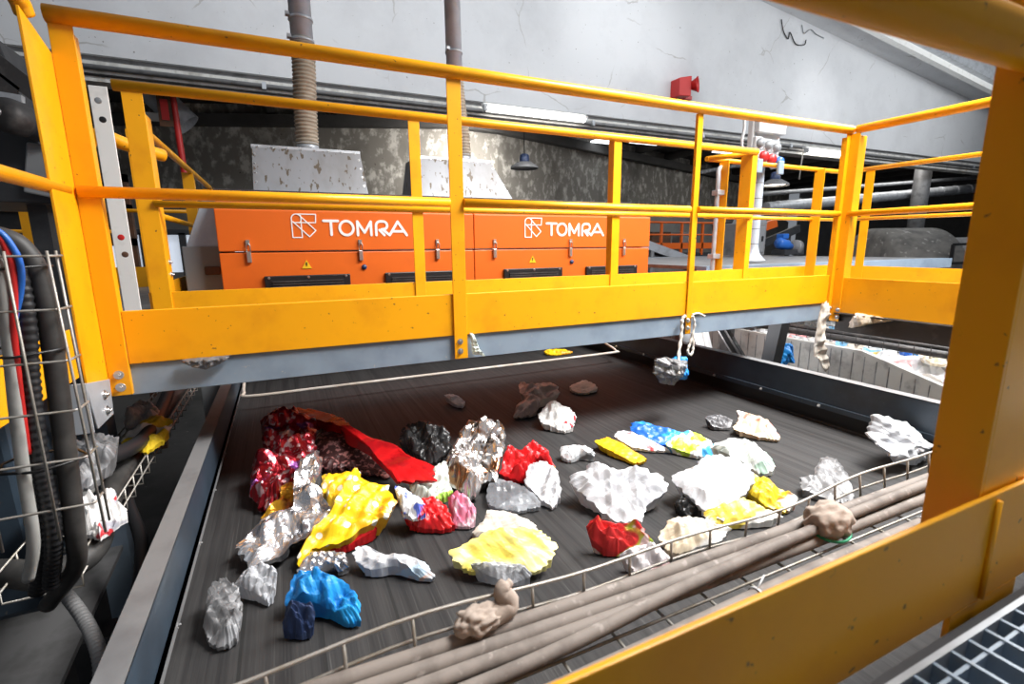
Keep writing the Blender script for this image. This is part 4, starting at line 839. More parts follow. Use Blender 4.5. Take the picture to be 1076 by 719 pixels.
tag(crumple('rag', [(3.20, 2.04, -.39), (3.26, 2.04, -.40), (3.25, 2.04, -.55), (3.27, 2.04, -.70), (3.34, 2.04, -.84), (3.30, 2.04, -.86), (3.24, 2.04, -.77), (3.18, 2.04, -.74), (3.17, 2.04, -.6)], 0, .03, 'beigefilm', 43, (0, -1, 0), False, 1, 11), 'long grey rag of film hanging from the right corner post', 'rag')
tag(crumple('plastic_film', [(3.37, 1.93, -.45), (3.37, 1.80, -.455), (3.37, 1.70, -.47), (3.37, 1.80, -.50), (3.37, 1.90, -.54), (3.37, 1.96, -.55)], 0, .02, 'tanfilm', 44, (-1, 0, 0), False, 1, 14), 'tan film caught on the beam of the right walkway', 'film')
# ------------------------------------------------------------------ left side: wire basket with hoses, lower tray, machinery
t = thing('cable_basket', 'upright wire mesh basket holding the black hoses at the left edge', 'cable tray', (-.55, 1.30, -.62))
mb = MB()
for (xa, za), (xb, zb) in (((-.408, .0), (-.398, -.60)), ((-.470, .0), (-.474, -.60)), ((-.56, 0), (-.565, -.60))): wire(mb, (xa, 1.245, za), (xb, 1.245, zb), .0026)
wire(mb, (-.412, 1.30, .0), (-.405, 1.30, -.60), .0026)
for k in range(6):
    z = -.010-.104*k
    mb.tube([(-.64, 1.30, z), (-.635, 1.25, z), (-.62, 1.247, z), (-.415, 1.247, z), (-.407, 1.255, z), (-.407, 1.31, z)], .0026, 6)
mb.build('wire_mesh', 'wire', t)
def hose(name, pts, r, label, m, rib=0, cat='hose', seg=14, n=10):
    m_ = MB(); P = smooth_path(pts, n)
    if rib:
        Q = []; acc = 0
        for a, b in zip(P, P[1:]):
            d = (b-a).length; k = max(1, int(d/rib))
            for i in range(k): Q.append(a.lerp(b, i/k))
        P = Q+[P[-1]]; rr = [r*(1 if i % 4 < 2 else .88) for i in range(len(P))]
    else: rr = r
    m_.tube(P, rr, seg); return tag(m_.build(name, m), label, cat)
hose('hose', [(-.62, 1.31, .04), (-.50, 1.31, .03), (-.458, 1.31, -.01), (-.446, 1.31, -.09), (-.446, 1.31, -.148), (-.452, 1.31, -.27), (-.461, 1.31, -.44), (-.475, 1.32, -.62), (-.51, 1.38, -.74), (-.60, 1.45, -.86)], .019, 'smooth dark hose on the right side inside the wire basket', 'dustyhose')
hose('hose', [(-.62, 1.29, .03), (-.53, 1.29, .025), (-.478, 1.29, -.02), (-.473, 1.29, -.124), (-.486, 1.29, -.261), (-.497, 1.29, -.425), (-.503, 1.30, -.60), (-.55, 1.36, -.76)], .0165, 'ribbed black hose in the middle of the wire basket', 'blackhose', .0035)
hose('hose', [(-.64, 1.345, .03), (-.55, 1.345, .01), (-.506, 1.345, -.06), (-.506, 1.345, -.15), (-.520, 1.345, -.27), (-.536, 1.345, -.44), (-.545, 1.36, -.64), (-.60, 1.42, -.80)], .018, 'ribbed black hose at the back of the wire basket', 'blackhose', .0035)
hose('hose', [(-.56, 1.265, .03), (-.50, 1.265, .0), (-.490, 1.265, -.064), (-.497, 1.265, -.175), (-.508, 1.265, -.31), (-.517, 1.265, -.452), (-.527, 1.272, -.60), (-.56, 1.30, -.70)], .011, 'light grey hose on the left of the wire basket', 'greyhose')
hose('hose', [(-.56, 1.258, .06), (-.49, 1.258, .045), (-.470, 1.258, .003), (-.470, 1.260, -.065), (-.486, 1.262, -.157), (-.499, 1.268, -.291), (-.508, 1.275, -.41)], .0065, 'thin red hose among the hoses of the wire basket', 'redplastic')
hose('hose', [(-.54, 1.257, .055), (-.48, 1.257, .04), (-.458, 1.257, .0), (-.456, 1.260, -.04), (-.466, 1.264, -.083), (-.484, 1.268, -.138), (-.50, 1.28, -.22)], .0055, 'thin blue hose beside the red one in the wire basket', 'blueplastic')
for i, z in enumerate((-.03, -.20, -.44)):
    mb = MB(); mb.tube([(-.55, 1.262, z), (-.49, 1.252, z-.004), (-.435, 1.28, z), (-.425, 1.31, z), (-.46, 1.36, z), (-.55, 1.37, z), (-.57, 1.32, z), (-.55, 1.262, z)], .003, 6)
    tag(mb.build('cable_tie', 'blackplastic'), ('black tie round the hoses at the top of the wire basket', 'black tie round the hoses in the middle of the wire basket', 'black tie round the hoses low in the wire basket')[i], 'cable tie')
t = thing('cable_tray', 'wire mesh tray running beside the belt on the left, in shade', 'cable tray', (-.59, 2.2, -.84))
mb = MB(); xa, xb = -.68, -.525
for x in (xa, xb):
    wire(mb, (x, 1.45, -.755), (x, 3.6, -.755), .003); wire(mb, (x, 1.45, -.80), (x, 3.6, -.80), .003)
for k in range(22):
    y = 1.45+.1*k; mb.tube([(xa, y, -.755), (xa, y, -.83), (xb, y, -.83), (xb, y, -.755)], .003, 6)
for x in (-.63, -.58): wire(mb, (x, 1.45, -.83), (x, 3.6, -.83), .003)
mb.build('wire_mesh', 'wire', t)
hose('hose', [(-1.1, 1.62, -.80), (-.85, 1.58, -.80), (-.71, 1.545, -.80), (-.62, 1.49, -.80), (-.555, 1.50, -.795), (-.53, 1.58, -.79), (-.56, 1.78, -.79), (-.59, 2.1, -.79), (-.60, 2.8, -.79), (-.60, 3.6, -.79)], .034, 'thick dark hose bending from the left edge into the lower wire tray', 'dustyhose', 0, 'hose', 18)
hose('hose', [(-.66, 1.9, -.79), (-.655, 2.4, -.78), (-.655, 3.6, -.78)], .022, 'thinner grey hose along the lower wire tray on the left', 'greyhose')
hose('hose', [(-.66, 1.66, -.93), (-.60, 1.57, -.94), (-.54, 1.47, -.96), (-.49, 1.36, -.98), (-.468, 1.27, -1.02), (-.46, 1.22, -1.10)], .017, 'grey spiral hose curving down beside the left belt guard', 'greysteel', .003)
hose('hose', [(-.9, 2.0, -.70), (-.72, 1.9, -.66), (-.60, 1.95, -.68), (-.55, 2.2, -.72), (-.57, 2.6, -.74), (-.62, 3.2, -.74)], .028, 'black hose arching above the lower wire tray', 'blackhose')
hose('hose', [(-.72, 2.6, -1.0), (-.62, 2.2, -.95), (-.52, 1.9, -1.0), (-.50, 1.6, -1.1), (-.52, 1.3, -1.2)], .02, 'black hose hanging below the lower wire tray', 'blackhose')
def scrap(name, c, w, h, H, m, label, cat, seed, tilt=.02):
    ol = []
    rr = random.Random(seed)
    for k in range(10):
        a = 2*PI*k/10; q = .75+.4*rr.random()
        ol.append((c[0]+w/2*q*math.cos(a), c[1]+h/2*q*math.sin(a), .01+tilt*(1+math.sin(a))))
    return tag(crumple(name, ol, c[2], H, m, seed, None, False, 1.1, 12), label, cat)
scrap('plastic_film', (-.545, 2.32, -.752), .16, .34, .03, 'whiteyellow', 'yellow and white label film lying on the lower wire tray', 'film', 51)
scrap('plastic_bag', (-.515, 1.60, -.752), .10, .16, .05, 'whitered', 'white and red bag caught in the lower wire tray', 'bag', 52)
scrap('plastic_film', (-.60, 1.85, -.70), .14, .22, .04, 'greyfilm', 'dirty grey film hanging over the black arched hose', 'film', 53, .05)
scrap('plastic_film', (-.62, 2.55, -.74), .12, .25, .05, 'whitefilm', 'white film on the far part of the lower wire tray', 'film', 54)
scrap('plastic_film', (-.445, 1.20, -1.04), .08, .10, .04, 'whitefilm', 'white film scrap at the foot of the left belt guard', 'film', 55)
scrap('plastic_film', (-.70, 1.95, -.62), .09, .08, .02, 'greyfilm', 'grey film scrap below the zinc foot bracket', 'film', 56, .03)
t = thing('drive_cabinet', 'dark blue-grey machine casing at the left edge behind the wire basket', 'machine', (-.95, 1.9, -1.0))
mb = MB(); mb.hexa([(-1.4, 1.65, -1.0), (-.68, 1.65, -1.0), (-.72, 2.1, -1.0), (-1.4, 2.1, -1.0), (-1.4, 1.65, -.18), (-.69, 1.65, -.22), (-.72, 2.1, -.40), (-1.4, 2.1, -.40)]); mb.build('casing', 'guardblue', t, .02)
mb = MB(); mb.box(-1.2, -.75, 1.64, 1.65, -.75, -.35); mb.build('hatch', 'dark', t, .01)
mb = MB(); mb.tube([(-.66, 1.62, -.70), (-.62, 1.60, -.70)], .03, 14); mb.build('gland', 'greyplastic', t)
t = thing('support_plate', 'scratched grey steel plate low in the left corner', 'plate', (-.95, 1.95, -1.33))
mb = MB(); mb.hexa([(-1.5, 1.5, -1.32), (-.72, 1.5, -1.32), (-.72, 2.4, -1.25), (-1.5, 2.4, -1.25), (-1.5, 1.5, -1.30), (-.72, 1.5, -1.30), (-.72, 2.4, -1.23), (-1.5, 2.4, -1.23)]); mb.build('plate', 'greysteel', t)
mb = MB(); mb.box(-.60, -.50, 1.2, 3.8, -1.6, -1.3); mb.build('beam', 'dark', t)
mb = MB(); mb.box(-.75, -.65, 1.9, 2.0, -2.6, -1.3); mb.build('leg', 'dark', t)
# left walkway and what stands beyond it
t = thing('side_walkway', 'grey checker plate walkway on the left beyond the corner post', 'walkway', (-1.8, 4, -.45))
mb = MB(); mb.box(-3.6, -.62, 2.15, 6.6, -.403, -.395); mb.build('deck_plate', 'plate', t)
mb = MB(); mb.box(-.63, -.622, 2.9, 6.6, -.51, -.403); mb.build('side_beam', 'bluegrey', t)
for y in (2.4, 6.3):
    for x in (-3.5, -.80): MB().box(x, x+.1, y, y+.1, -2.6, -.403).build('leg', 'bluegrey', t)
r = thing('guard_railing', 'yellow railing at the far end of the left checker plate walkway', 'railing', (-2.2, 6.5, -.40))
mb = MB(); mb.tube([(-3.6, 6.5, .60), (-1.5, 6.5, .60)], .024, 12); mb.build('top_rail', 'yellow', r)
mb = MB(); mb.tube([(-3.6, 6.5, .19), (-1.5, 6.5, .19)], .018, 10); mb.build('mid_rail', 'yellow', r)
mb = MB(); mb.box(-3.6, -1.2, 6.49, 6.50, -.395, -.18); mb.build('toe_board', 'yellow', r)
for x in (-2.95, -2.23, -1.98): post_L(x, 6.49, -.40, .60, .10, .06, 1, 1).build('post', 'yellow', r)
t = thing('plant_frame', 'brown steel frame with dark louvres behind the left railing', 'machine frame', (-2.6, 7.6, -.40))
for z in (.05, .45, .80): 
    mb = MB(); mb.box(-3.4, -1.6, 7.5, 7.6, z, z+.09); mb.build('cross_beam', 'rust', t)
for z in (.14, .54):
    mb = MB(); mb.box(-3.4, -1.6, 7.6, 7.63, z, z+.31); mb.build('louvre', 'dark', t)
for x in (-3.4, -1.7):
    mb = MB(); mb.box(x, x+.1, 7.5, 7.6, -2.6, .89); mb.build('leg', 'rust', t)
mb = MB(); mb.box(-4.2, -.55, 9.2, 9.26, -.35, .22); o = mb.build('window_6', 'litwin'); struct(o, 'bright low window strip far behind the left railing')
mb = MB()
for x in (-3.9, -3.4, -2.9, -2.4, -1.9, -1.4, -.95): mb.box(x, x+.09, 9.12, 9.2, -.40, .25)
mb.box(-4.2, -.55, 9.12, 9.2, .22, .30); o = mb.build('window_7', 'dark'); struct(o, 'dark bars of the low window strip')
t = thing('gear_motor', 'dark electric motor with round end cover at the upper left', 'motor', (-1.33, 4.0, .62))
mb = MB(); mb.lathe([(0, -.02), (.055, -.02), (.09, .0), (.098, .03), (.098, .10)], (-1.36, 3.9, .765), (.45, .8, -.1), 28); mb.build('fan_cover', 'darksteel', t)
mb = MB(); mb.lathe([(.09, .10), (.092, .12), (.084, .13), (.092, .14), (.084, .15), (.092, .16), (.084, .17), (.092, .18), (.084, .19), (.092, .20), (.09, .30), (0, .30)], (-1.36, 3.9, .765), (.45, .8, -.1), 28); mb.build('body', 'dark', t)
mb = MB(); mb.lathe([(0, -.026), (.022, -.024), (.024, -.018)], (-1.36, 3.9, .765), (.45, .8, -.1), 16); mb.build('hub_cap', 'chrome', t)
t = thing('screen_housing', 'dark machine housing with chutes at the far left', 'machine', (-1.6, 4.6, -.395))
mb = MB(); mb.hexa([(-2.4, 4.2, .30), (-1.25, 4.2, .30), (-1.25, 5.2, .30), (-2.4, 5.2, .30), (-2.4, 4.2, 1.5), (-1.42, 4.2, 1.25), (-1.42, 5.2, 1.25), (-2.4, 5.2, 1.5)]); mb.build('housing', 'dark', t, .01)
mb = MB(); mb.hexa([(-1.42, 4.15, .36), (-1.16, 4.15, .30), (-1.16, 4.19, .30), (-1.42, 4.19, .36), (-1.36, 4.15, .66), (-1.18, 4.15, .64), (-1.18, 4.19, .64), (-1.36, 4.19, .66)]); mb.build('cover_plate', 'greyplastic', t, .01)
mb = MB(); mb.bar((-1.9, 3.98, .92), (-1.28, 3.98, .86), .05, .05); mb.build('motor_bracket', 'galv', t)
for k in range(3):
    mb = MB(); mb.bar((-1.75+.12*k, 4.12, 1.18), (-1.48+.12*k, 4.12, .92), .02, .10); mb.build('chute_rib', 'darksteel', t)
for x in (-2.3, -1.5):
    mb = MB(); mb.box(x, x+.1, 4.4, 4.5, -.395, .32); mb.build('leg', 'dark', t)
# white strip, rounded handrail, stairs
t = thing('steel_strip', 'upright white steel strip with four round holes', 'steel strip', (-.635, 2.75, -.395))
mb = MB(); mb.box(-.668, -.604, 2.747, 2.755, -.395, .678); mb.build('strip', 'white_paint', t, .002)
for z, x, m in ((.62, -.640, 'chrome'), (.545, -.635, 'blackplastic'), (.055, -.637, 'redplastic'), (-.02, -.632, 'rust')):
    mb = MB(); mb.lathe([(0, .001), (.011, .001), (.013, 0)], (x, 2.747, z), (0, -1, 0), 18); mb.build('hole', m, t)
t = thing('handrail', 'yellow handrail loop with rounded top behind the white strip', 'handrail', (-.745, 3.0, -.395))
mb = MB(); mb.tube(smooth_path([(-.77, 3.0, -.395), (-.77, 3.0, .1), (-.77, 3.0, .42), (-.76, 3.01, .50), (-.715, 3.03, .53), (-.64, 3.12, .51), (-.52, 3.26, .49)], 8), .032, 16); mb.build('tube', 'yellow', t)
r = thing('guard_railing', 'yellow railing running away left of the orange machines', 'railing', (-.66, 4.9, -.40))
mb = MB(); mb.tube(smooth_path([(-.665, 3.55, .60), (-.665, 3.60, .665), (-.665, 3.70, .685), (-.665, 5.0, .685), (-.665, 6.7, .685)], 6), .024, 14); mb.tube([(-.665, 7.1, .70), (-.665, 8.4, .70)], .024, 12); mb.build('top_rail', 'yellow', r)
mb = MB(); mb.tube([(-.665, 3.58, .21), (-.665, 6.7, .19)], .019, 12); mb.tube([(-2.0, 6.75, .42), (-.60, 6.75, .42)], .02, 12); mb.build('mid_rail', 'yellow', r)
mb = MB(); mb.box(-.675, -.667, 3.6, 6.7, -.395, -.20); mb.build('toe_board', 'yellow', r)
for x, y in ((-.69, 3.58), (-.69, 5.35), (-.69, 6.68), (-.69, 7.2), (-.69, 8.3)): post_L(x, y, -.40, .67, .085, .07, 1, 1).build('post', 'yellow', r)
t = thing('suction_pipe', 'cut end of a white galvanised pipe sloping down at upper left', 'pipe', (-1.3, 10, 2.0))
mb = MB(); mb.lathe([(.21, 0), (.21, .34), (.218, .35), (.21, .36), (.21, .66), (.218, .67), (.21, .68), (.21, 2.15), (.195, 2.15), (.195, 0), (.21, 0)], (-1.19, 10.0, 2.0), (-.64, .05, .70), 28); mb.build('pipe', 'galv', t)
mb = MB(); mb.box(-1.72, -1.52, 9.76, 9.80, 1.98, 2.10); mb.build('hatch', 'white_paint', t)
t = thing('standpipe', 'thin red fire pipe with a red sign left of the machines', 'pipe', (-1.3, 9.7, -2.6))
mb = MB(); mb.tube([(-1.30, 9.55, 3.45), (-1.29, 9.55, 2.3), (-1.25, 9.55, .2), (-1.22, 9.55, -2.6)], .045, 12); mb.build('pipe', 'redplastic', t)
mb = MB(); mb.box(-1.50, -1.32, 9.50, 9.52, 1.86, 2.40); s = mb.build('sign', 'rust', t)
mb = MB(); mb.box(-1.46, -1.36, 9.49, 9.50, 1.95, 2.25); mb.build('pictogram', 'redplastic', s)

# ------------------------------------------------------------------ right side under the walkway
t = thing('bunker_panel', 'pale grey ribbed panel wall behind the right belt guard', 'panel', (3.93, 2.6, -2.6))
mb = MB(); mb.prism([(1.0, -2.6), (4.6, -2.6), (4.6, -.80), (2.15, -.80), (1.57, -.955), (1.0, -1.12)], (3.90, 0, 0), (0, 1, 0), (0, 0, 1), .05); mb.build('panel', 'greyhose', t)
mb = MB(); y = 1.1
while y < 4.6: mb.box(3.897, 3.90, y, y+.006, -2.5, -.82 if y > 2.15 else (-.83-.26*(2.15-y))); y += .085
mb.build('rib', 'greyfilm', t)
t = thing('cable_tray', 'dark cable tray with wire mesh passing over the pale panel wall', 'cable tray', (4.15, 2.7, -.80))
mb = MB(); mb.tube([(4.12, .6, -.77), (4.12, 4.8, -.77)], .028, 12); mb.tube([(4.19, .6, -.765), (4.19, 4.8, -.765)], .025, 12); mb.tube([(4.15, .6, -.73), (4.15, 4.8, -.73)], .02, 12); mb.build('cable_bundle', 'darksteel', t)
mb = MB()
for x in (4.07, 4.24):
    wire(mb, (x, .6, -.70), (x, 4.8, -.70), .003); wire(mb, (x, .6, -.755), (x, 4.8, -.755), .003)
for k in range(42): y = .6+.1*k; mb.tube([(4.07, y, -.70), (4.07, y, -.80), (4.24, y, -.80), (4.24, y, -.70)], .003, 6)
mb.build('wire_mesh', 'darksteel', t)
mb = MB(); nx, ny = 90, 90; gv = []
for i in range(nx+1):
    row = []
    for j in range(ny+1):
        x = 3.96+5.4*i/nx; y = -1.2+5.9*j/ny
        z = -1.02+.14*noise.noise(V((x*1.1, y*1.1, 3)))+.07*ridge(V((x, y, 0)), 3.5)+.05*ridge(V((x, y, 5)), 8)-.05*(x-4)+(-.25 if y > 2.3 and x < 4.3 else 0)
        row.append(mb.b.verts.new((x, y, z)))
    gv.append(row)
for i in range(nx):
    for j in range(ny): mb.b.faces.new([gv[i][j], gv[i+1][j], gv[i+1][j+1], gv[i][j+1]])
edge = [r_[0] for r_ in gv]+gv[-1][1:]+[r_[-1] for r_ in gv[::-1]][1:]+gv[0][-2:0:-1]
lowv = [mb.b.verts.new((v.co.x, v.co.y, -2.6)) for v in edge]
for a in range(len(edge)): b = (a+1) % len(edge); mb.b.faces.new([edge[a], edge[b], lowv[b], lowv[a]])
tag(mb.build('plastic_heap', 'mixheap'), 'heap of loose white and coloured film in the bunker on the right', 'heap', None, 'stuff')
scrap('plastic_film', (4.55, 1.95, -.93), .22, .28, .05, 'tanfilm', 'tan film lying on the heap right of the pale panel', 'film', 61)
scrap('plastic_film', (4.85, 1.75, -.95), .22, .26, .05, 'yellowwhite', 'yellow and white film lying on the heap near the close post', 'film', 62)
scrap('plastic_film', (4.75, 2.25, -.95), .10, .16, .04, 'bluewrap', 'small blue film on the heap', 'film', 63)
mb = MB(); mb.bar((3.30, 2.40, -.53), (3.26, 2.44, -1.02), .09, .10, (0, 1, 0)); mb.bar((3.26, 2.42, -.53), (3.36, 2.42, -.53), .12, .02)
mb.bar((3.27, 2.44, -1.02), (3.25, 2.44, -2.6), .09, .10, (0, 1, 0))
tag(mb.build('support_strut', 'dark'), 'dark steel strut holding up the right end of the bridge', 'strut')
mb = MB()
for dx in (0, .045): mb.bar((3.00+dx, 2.78, -.515), (3.00+dx, 2.34, -1.0), .012, .07, (1, 0, 0))
mb.bar((3.02, 2.78, -.515), (3.02, 2.34, -1.0), .05, .012, (1, 0, 0)); mb.bar((3.02, 2.34, -1.0), (3.02, 2.34, -2.6), .06, .06, (1, 0, 0))
tag(mb.build('brace', 'darksteel'), 'grey-brown channel brace sloping down behind the right guard', 'brace')
mb = MB(); mb.box(2.86, 2.98, 2.95, 3.0, -2.6, -.52)
tag(mb.build('leg_plate', 'greysteel'), 'grey plate leg under the bridge beside the white profiles', 'plate')
mb = MB(); mb.bar((3.12, 3.1, -.52), (3.20, 2.95, -1.1), .04, .05, (1, 0, 0)); mb.bar((3.20, 3.1, -.52), (3.28, 2.95, -1.1), .04, .05, (1, 0, 0)); mb.bar((3.2, 2.95, -1.1), (3.24, 2.95, -2.6), .12, .05, (1, 0, 0))
tag(mb.build('profile_rail', 'white_paint'), 'pair of white profiles behind the sloping brace', 'profile')
tag(crumple('rubber_glove', [(3.52, 2.5, -.775), (3.60, 2.5, -.78), (3.63, 2.5, -.86), (3.64, 2.5, -.94), (3.58, 2.5, -.93), (3.55, 2.5, -.96), (3.50, 2.5, -.95), (3.46, 2.5, -.96), (3.49, 2.5, -.87)], 0, .04, 'bluebag', 71, (0, -1, 0), False, 1, 9), 'blue rubber glove hanging beside the dark strut', 'glove')

# ------------------------------------------------------------------ hall behind, right
t = thing('screening_drum', 'big dusty grey drum screen behind the right railing', 'drum', (13.4, 6.6, -2.6))
def drum(cx, cy, cz, r, l, m, name, ax=(.86, -.5, 0)):
    m_ = MB(); m_.lathe([(0, 0), (r*.9, 0), (r, .08), (r, l-.08), (r*.9, l), (0, l)], (cx, cy, cz), ax, 56); return m_.build(name, m, t)
drum(12.2, 6.9, -1.10, 1.42, 1.35, 'drum', 'drum_section'); drum(15.1, 5.2, -1.10, 1.42, 1.4, 'drum', 'drum_section')
drum(13.36, 6.22, -1.10, 1.20, 2.0, 'greysteel', 'drum_shell'); drum(14.15, 5.77, -1.10, 1.26, .45, 'blackplastic', 'running_ring')
mb = MB()
for a, b in (((12.2, 5.3, -.05), (13.8, 4.4, .0)), ((12.2, 5.3, -.42), (13.8, 4.4, -.38)), ((12.2, 5.3, -.05), (12.2, 5.3, -.42)), ((13.8, 4.4, .0), (13.8, 4.4, -.38))): mb.bar(a, b, .05, .05)
mb.build('guard_frame', 'blackplastic', t)
mb = MB(); mb.box(11.7, 16.7, 6.9, 7.6, -2.6, -2.3); mb.build('base', 'dark', t)
mb = MB(); mb.tube([(19.75, 9.72, -.4), (19.75, 9.72, 3.4)], .24, 20); tag(mb.build('vent_pipe', 'greysteel'), 'upright grey pipe rising behind the drum screen', 'pipe')
mb = MB(); mb.tube([(12.9, 10.2, 1.03), (26.0, 10.2, 2.15)], .16, 18)
for k in range(14): x = 13.4+.95*k; mb.lathe([(.16, -.02), (.175, 0), (.16, .02)], (x, 10.2, 1.03+(x-12.9)*.0855), (1, 0, .0855), 18)
tag(mb.build('ventilation_pipe', 'galv'), 'long sloping silver ventilation pipe in the dark hall behind the drum', 'pipe')
mb = MB(); mb.tube([(12.9, 11.0, 1.45), (33.8, 11.0, 3.25)], .07, 12); tag(mb.build('water_pipe', 'galv'), 'thinner silver pipe above the ventilation pipe in the dark hall', 'pipe')
mb = MB(); mb.tube([(9.6, 9.6, 1.75), (10.8, 9.6, 1.98), (12.2, 9.6, 2.08)], .05, 10); tag(mb.build('insulated_cable', 'greyfilm'), 'grey wrapped cable rising right of the socket board', 'cable')
mb = MB(); mb.tube([(12.33, 8.80, 2.30), (12.30, 8.80, 2.0), (12.28, 8.80, 1.62)], .015, 8); tag(mb.build('pull_cord', 'twine'), 'pale cord hanging under the right fluorescent batten', 'cord')
t = thing('steel_platform', 'blue-grey steel platform frame behind the right end of the bridge', 'platform', (7.0, 5.6, -2.6))
for y in (3.42, 6.5): MB().box(3.6, 7.9, y, y+.12, -.32, -.205).build('edge_beam', 'bluegrey', t)
mb = MB(); mb.box(3.6, 7.9, 3.54, 6.5, -.24, -.205); mb.build('deck', 'plate', t)
for x in (3.65, 7.75):
    for y in (4.9, 6.5): MB().box(x, x+.1, y, y+.1, -2.6, -.22).build('leg', 'bluegrey', t)
r = thing('guard_railing', 'orange railing of a catwalk in the dark behind the machines', 'railing', (9.5, 11.0, -.3))
mb = MB(); mb.tube([(8.2, 11.0, .62), (12.5, 11.0, .62)], .03, 10); mb.build('top_rail', 'orange_rail', r)
mb = MB(); mb.tube([(8.2, 11.0, .28), (12.5, 11.0, .28)], .025, 10); mb.build('mid_rail', 'orange_rail', r)
mb = MB(); mb.box(8.2, 12.5, 10.98, 11.0, -.12, .05); mb.build('toe_board', 'orange_rail', r)
for x in (8.3, 9.0, 9.75, 10.5, 11.3, 12.2):
    mb = MB(); mb.box(x, x+.06, 10.98, 11.04, -.3, .62); mb.build('post', 'orange_rail', r)
mb = MB(); mb.box(8.2, 12.5, 11.0, 12.0, -.35, -.25); mb.build('deck', 'dark', r)
for x in (8.3, 12.2):
    mb = MB(); mb.box(x, x+.12, 11.2, 11.32, -2.6, -.35); mb.build('leg', 'dark', r)
for i, (x, w, m) in enumerate(((8.9, .5, 'blueplastic'), (9.8, .7, 'rust'), (10.9, .6, 'greysteel'))):
    mb = MB(); mb.box(x, x+w, 11.4, 11.8, -.249, .12+.25*(i > 0)); mb.box(x+.05, x+w-.05, 11.38, 11.4, -.15, .05); tag(mb.build('storage_box', m, None, .02), ('low blue box on the dark catwalk', 'rust-brown crate on the dark catwalk', 'grey crate on the dark catwalk')[i], 'box')
t = thing('incline_conveyor', 'grey inclined conveyor right of the orange machines', 'conveyor', (7.2, 7.8, -2.6))
for dy in (0, .7):
    mb = MB(); mb.bar((6.0, 7.6+dy, .12), (9.4, 7.6+dy, -.85), .05, .16); mb.build('side_frame', 'galv', t)
mb = MB(); mb.bar((6.0, 7.95, .15), (9.4, 7.95, -.82), .66, .03); mb.build('belt', 'blackhose', t)
for x, z in ((6.5, 0), (8.8, -.7)):
    mb = MB(); mb.box(x, x+.08, 7.58, 7.66, -2.6, z); mb.build('leg', 'greysteel', t)
t = thing('control_cabinet', 'dark grey cabinet on the platform right of the spiral pipe post', 'cabinet', (7.0, 5.8, -.18))
mb = MB(); mb.box(6.55, 7.15, 5.6, 6.0, -.18, .32); mb.build('body', 'greysteel', t, .01)
mb = MB(); mb.box(6.60, 7.10, 5.585, 5.6, -.13, .27); d = mb.build('door', 'greyplastic', t, .006)
mb = MB(); mb.box(7.03, 7.06, 5.57, 5.585, .04, .12); mb.build('handle', 'blackplastic', d)
mb = MB(); mb.hexa([(6.75, 5.62, .32), (7.2, 5.62, .32), (7.2, 5.95, .32), (6.75, 5.95, .32), (6.80, 5.66, .50), (7.05, 5.66, .55), (7.05, 5.9, .55), (6.80, 5.9, .50)]); mb.build('junction_box', 'greyplastic', t, .01)
t = thing('pump_motor', 'small blue motor on the platform right of the grey cabinet', 'motor', (7.65, 5.7, -.18))
mb = MB(); mb.lathe([(0, 0), (.07, .0), (.09, .03), (.09, .2), (.07, .22), (.05, .30), (0, .3)], (7.50, 5.65, .02), (1, -.15, -.25), 20); mb.build('body', 'blueplastic', t)
mb = MB(); mb.box(7.55, 7.68, 5.58, 5.72, .08, .16); mb.build('terminal_box', 'blueplastic', t, .01)
mb = MB(); mb.lathe([(0, 0), (.12, 0), (.13, .02), (.13, .08), (0, .08)], (7.85, 5.6, -.06), (1, -.15, -.25), 20); mb.build('gearbox', 'greysteel', t)
mb = MB(); mb.box(7.50, 7.98, 5.50, 5.75, -.18, -.10); mb.build('base', 'dark', t)
t = thing('chute_conveyor', 'dark conveyor frame with red-orange side plates behind the platform', 'conveyor', (9.5, 7.2, -2.6))
for a, b, m in (((7.6, 7.0, .0), (9.2, 7.0, .42), 'orange_rail'), ((8.4, 7.2, -.2), (10.2, 7.2, .32), 'dark'), ((7.9, 7.4, .30), (9.8, 7.4, .62), 'dark')):
    mb = MB(); mb.bar(a, b, .06, .16); mb.build('side_plate', m, t)
for x in (8.0, 9.8):
    mb = MB(); mb.box(x, x+.1, 7.15, 7.25, -2.6, .2); mb.build('leg', 'dark', t)

hose('loose_wire', [(11.32, 8.97, 5.25), (11.42, 8.97, 5.02), (11.61, 8.97, 4.87), (11.66, 8.97, 5.02), (11.9, 8.97, 4.8), (12.21, 8.97, 4.83), (12.26, 8.97, 4.94)], .012, 'thin dark wire loop hanging high on the white wall', 'blackplastic', 0, 'wire', 8)
hose('loose_wire', [(12.07, 8.975, 5.25), (12.17, 8.975, 5.08), (12.4, 8.975, 5.20), (12.63, 8.975, 5.13), (12.93, 8.975, 5.09)], .010, 'second, fainter wire loop on the wall under the roof edge', 'greyplastic', 0, 'wire', 8)
scrap('plastic_film', (2.28, 3.90, -.994), .28, .18, .02, 'yellowcard', 'flat yellow scrap just behind the beige rod under the footbridge', 'film', 72, .005)
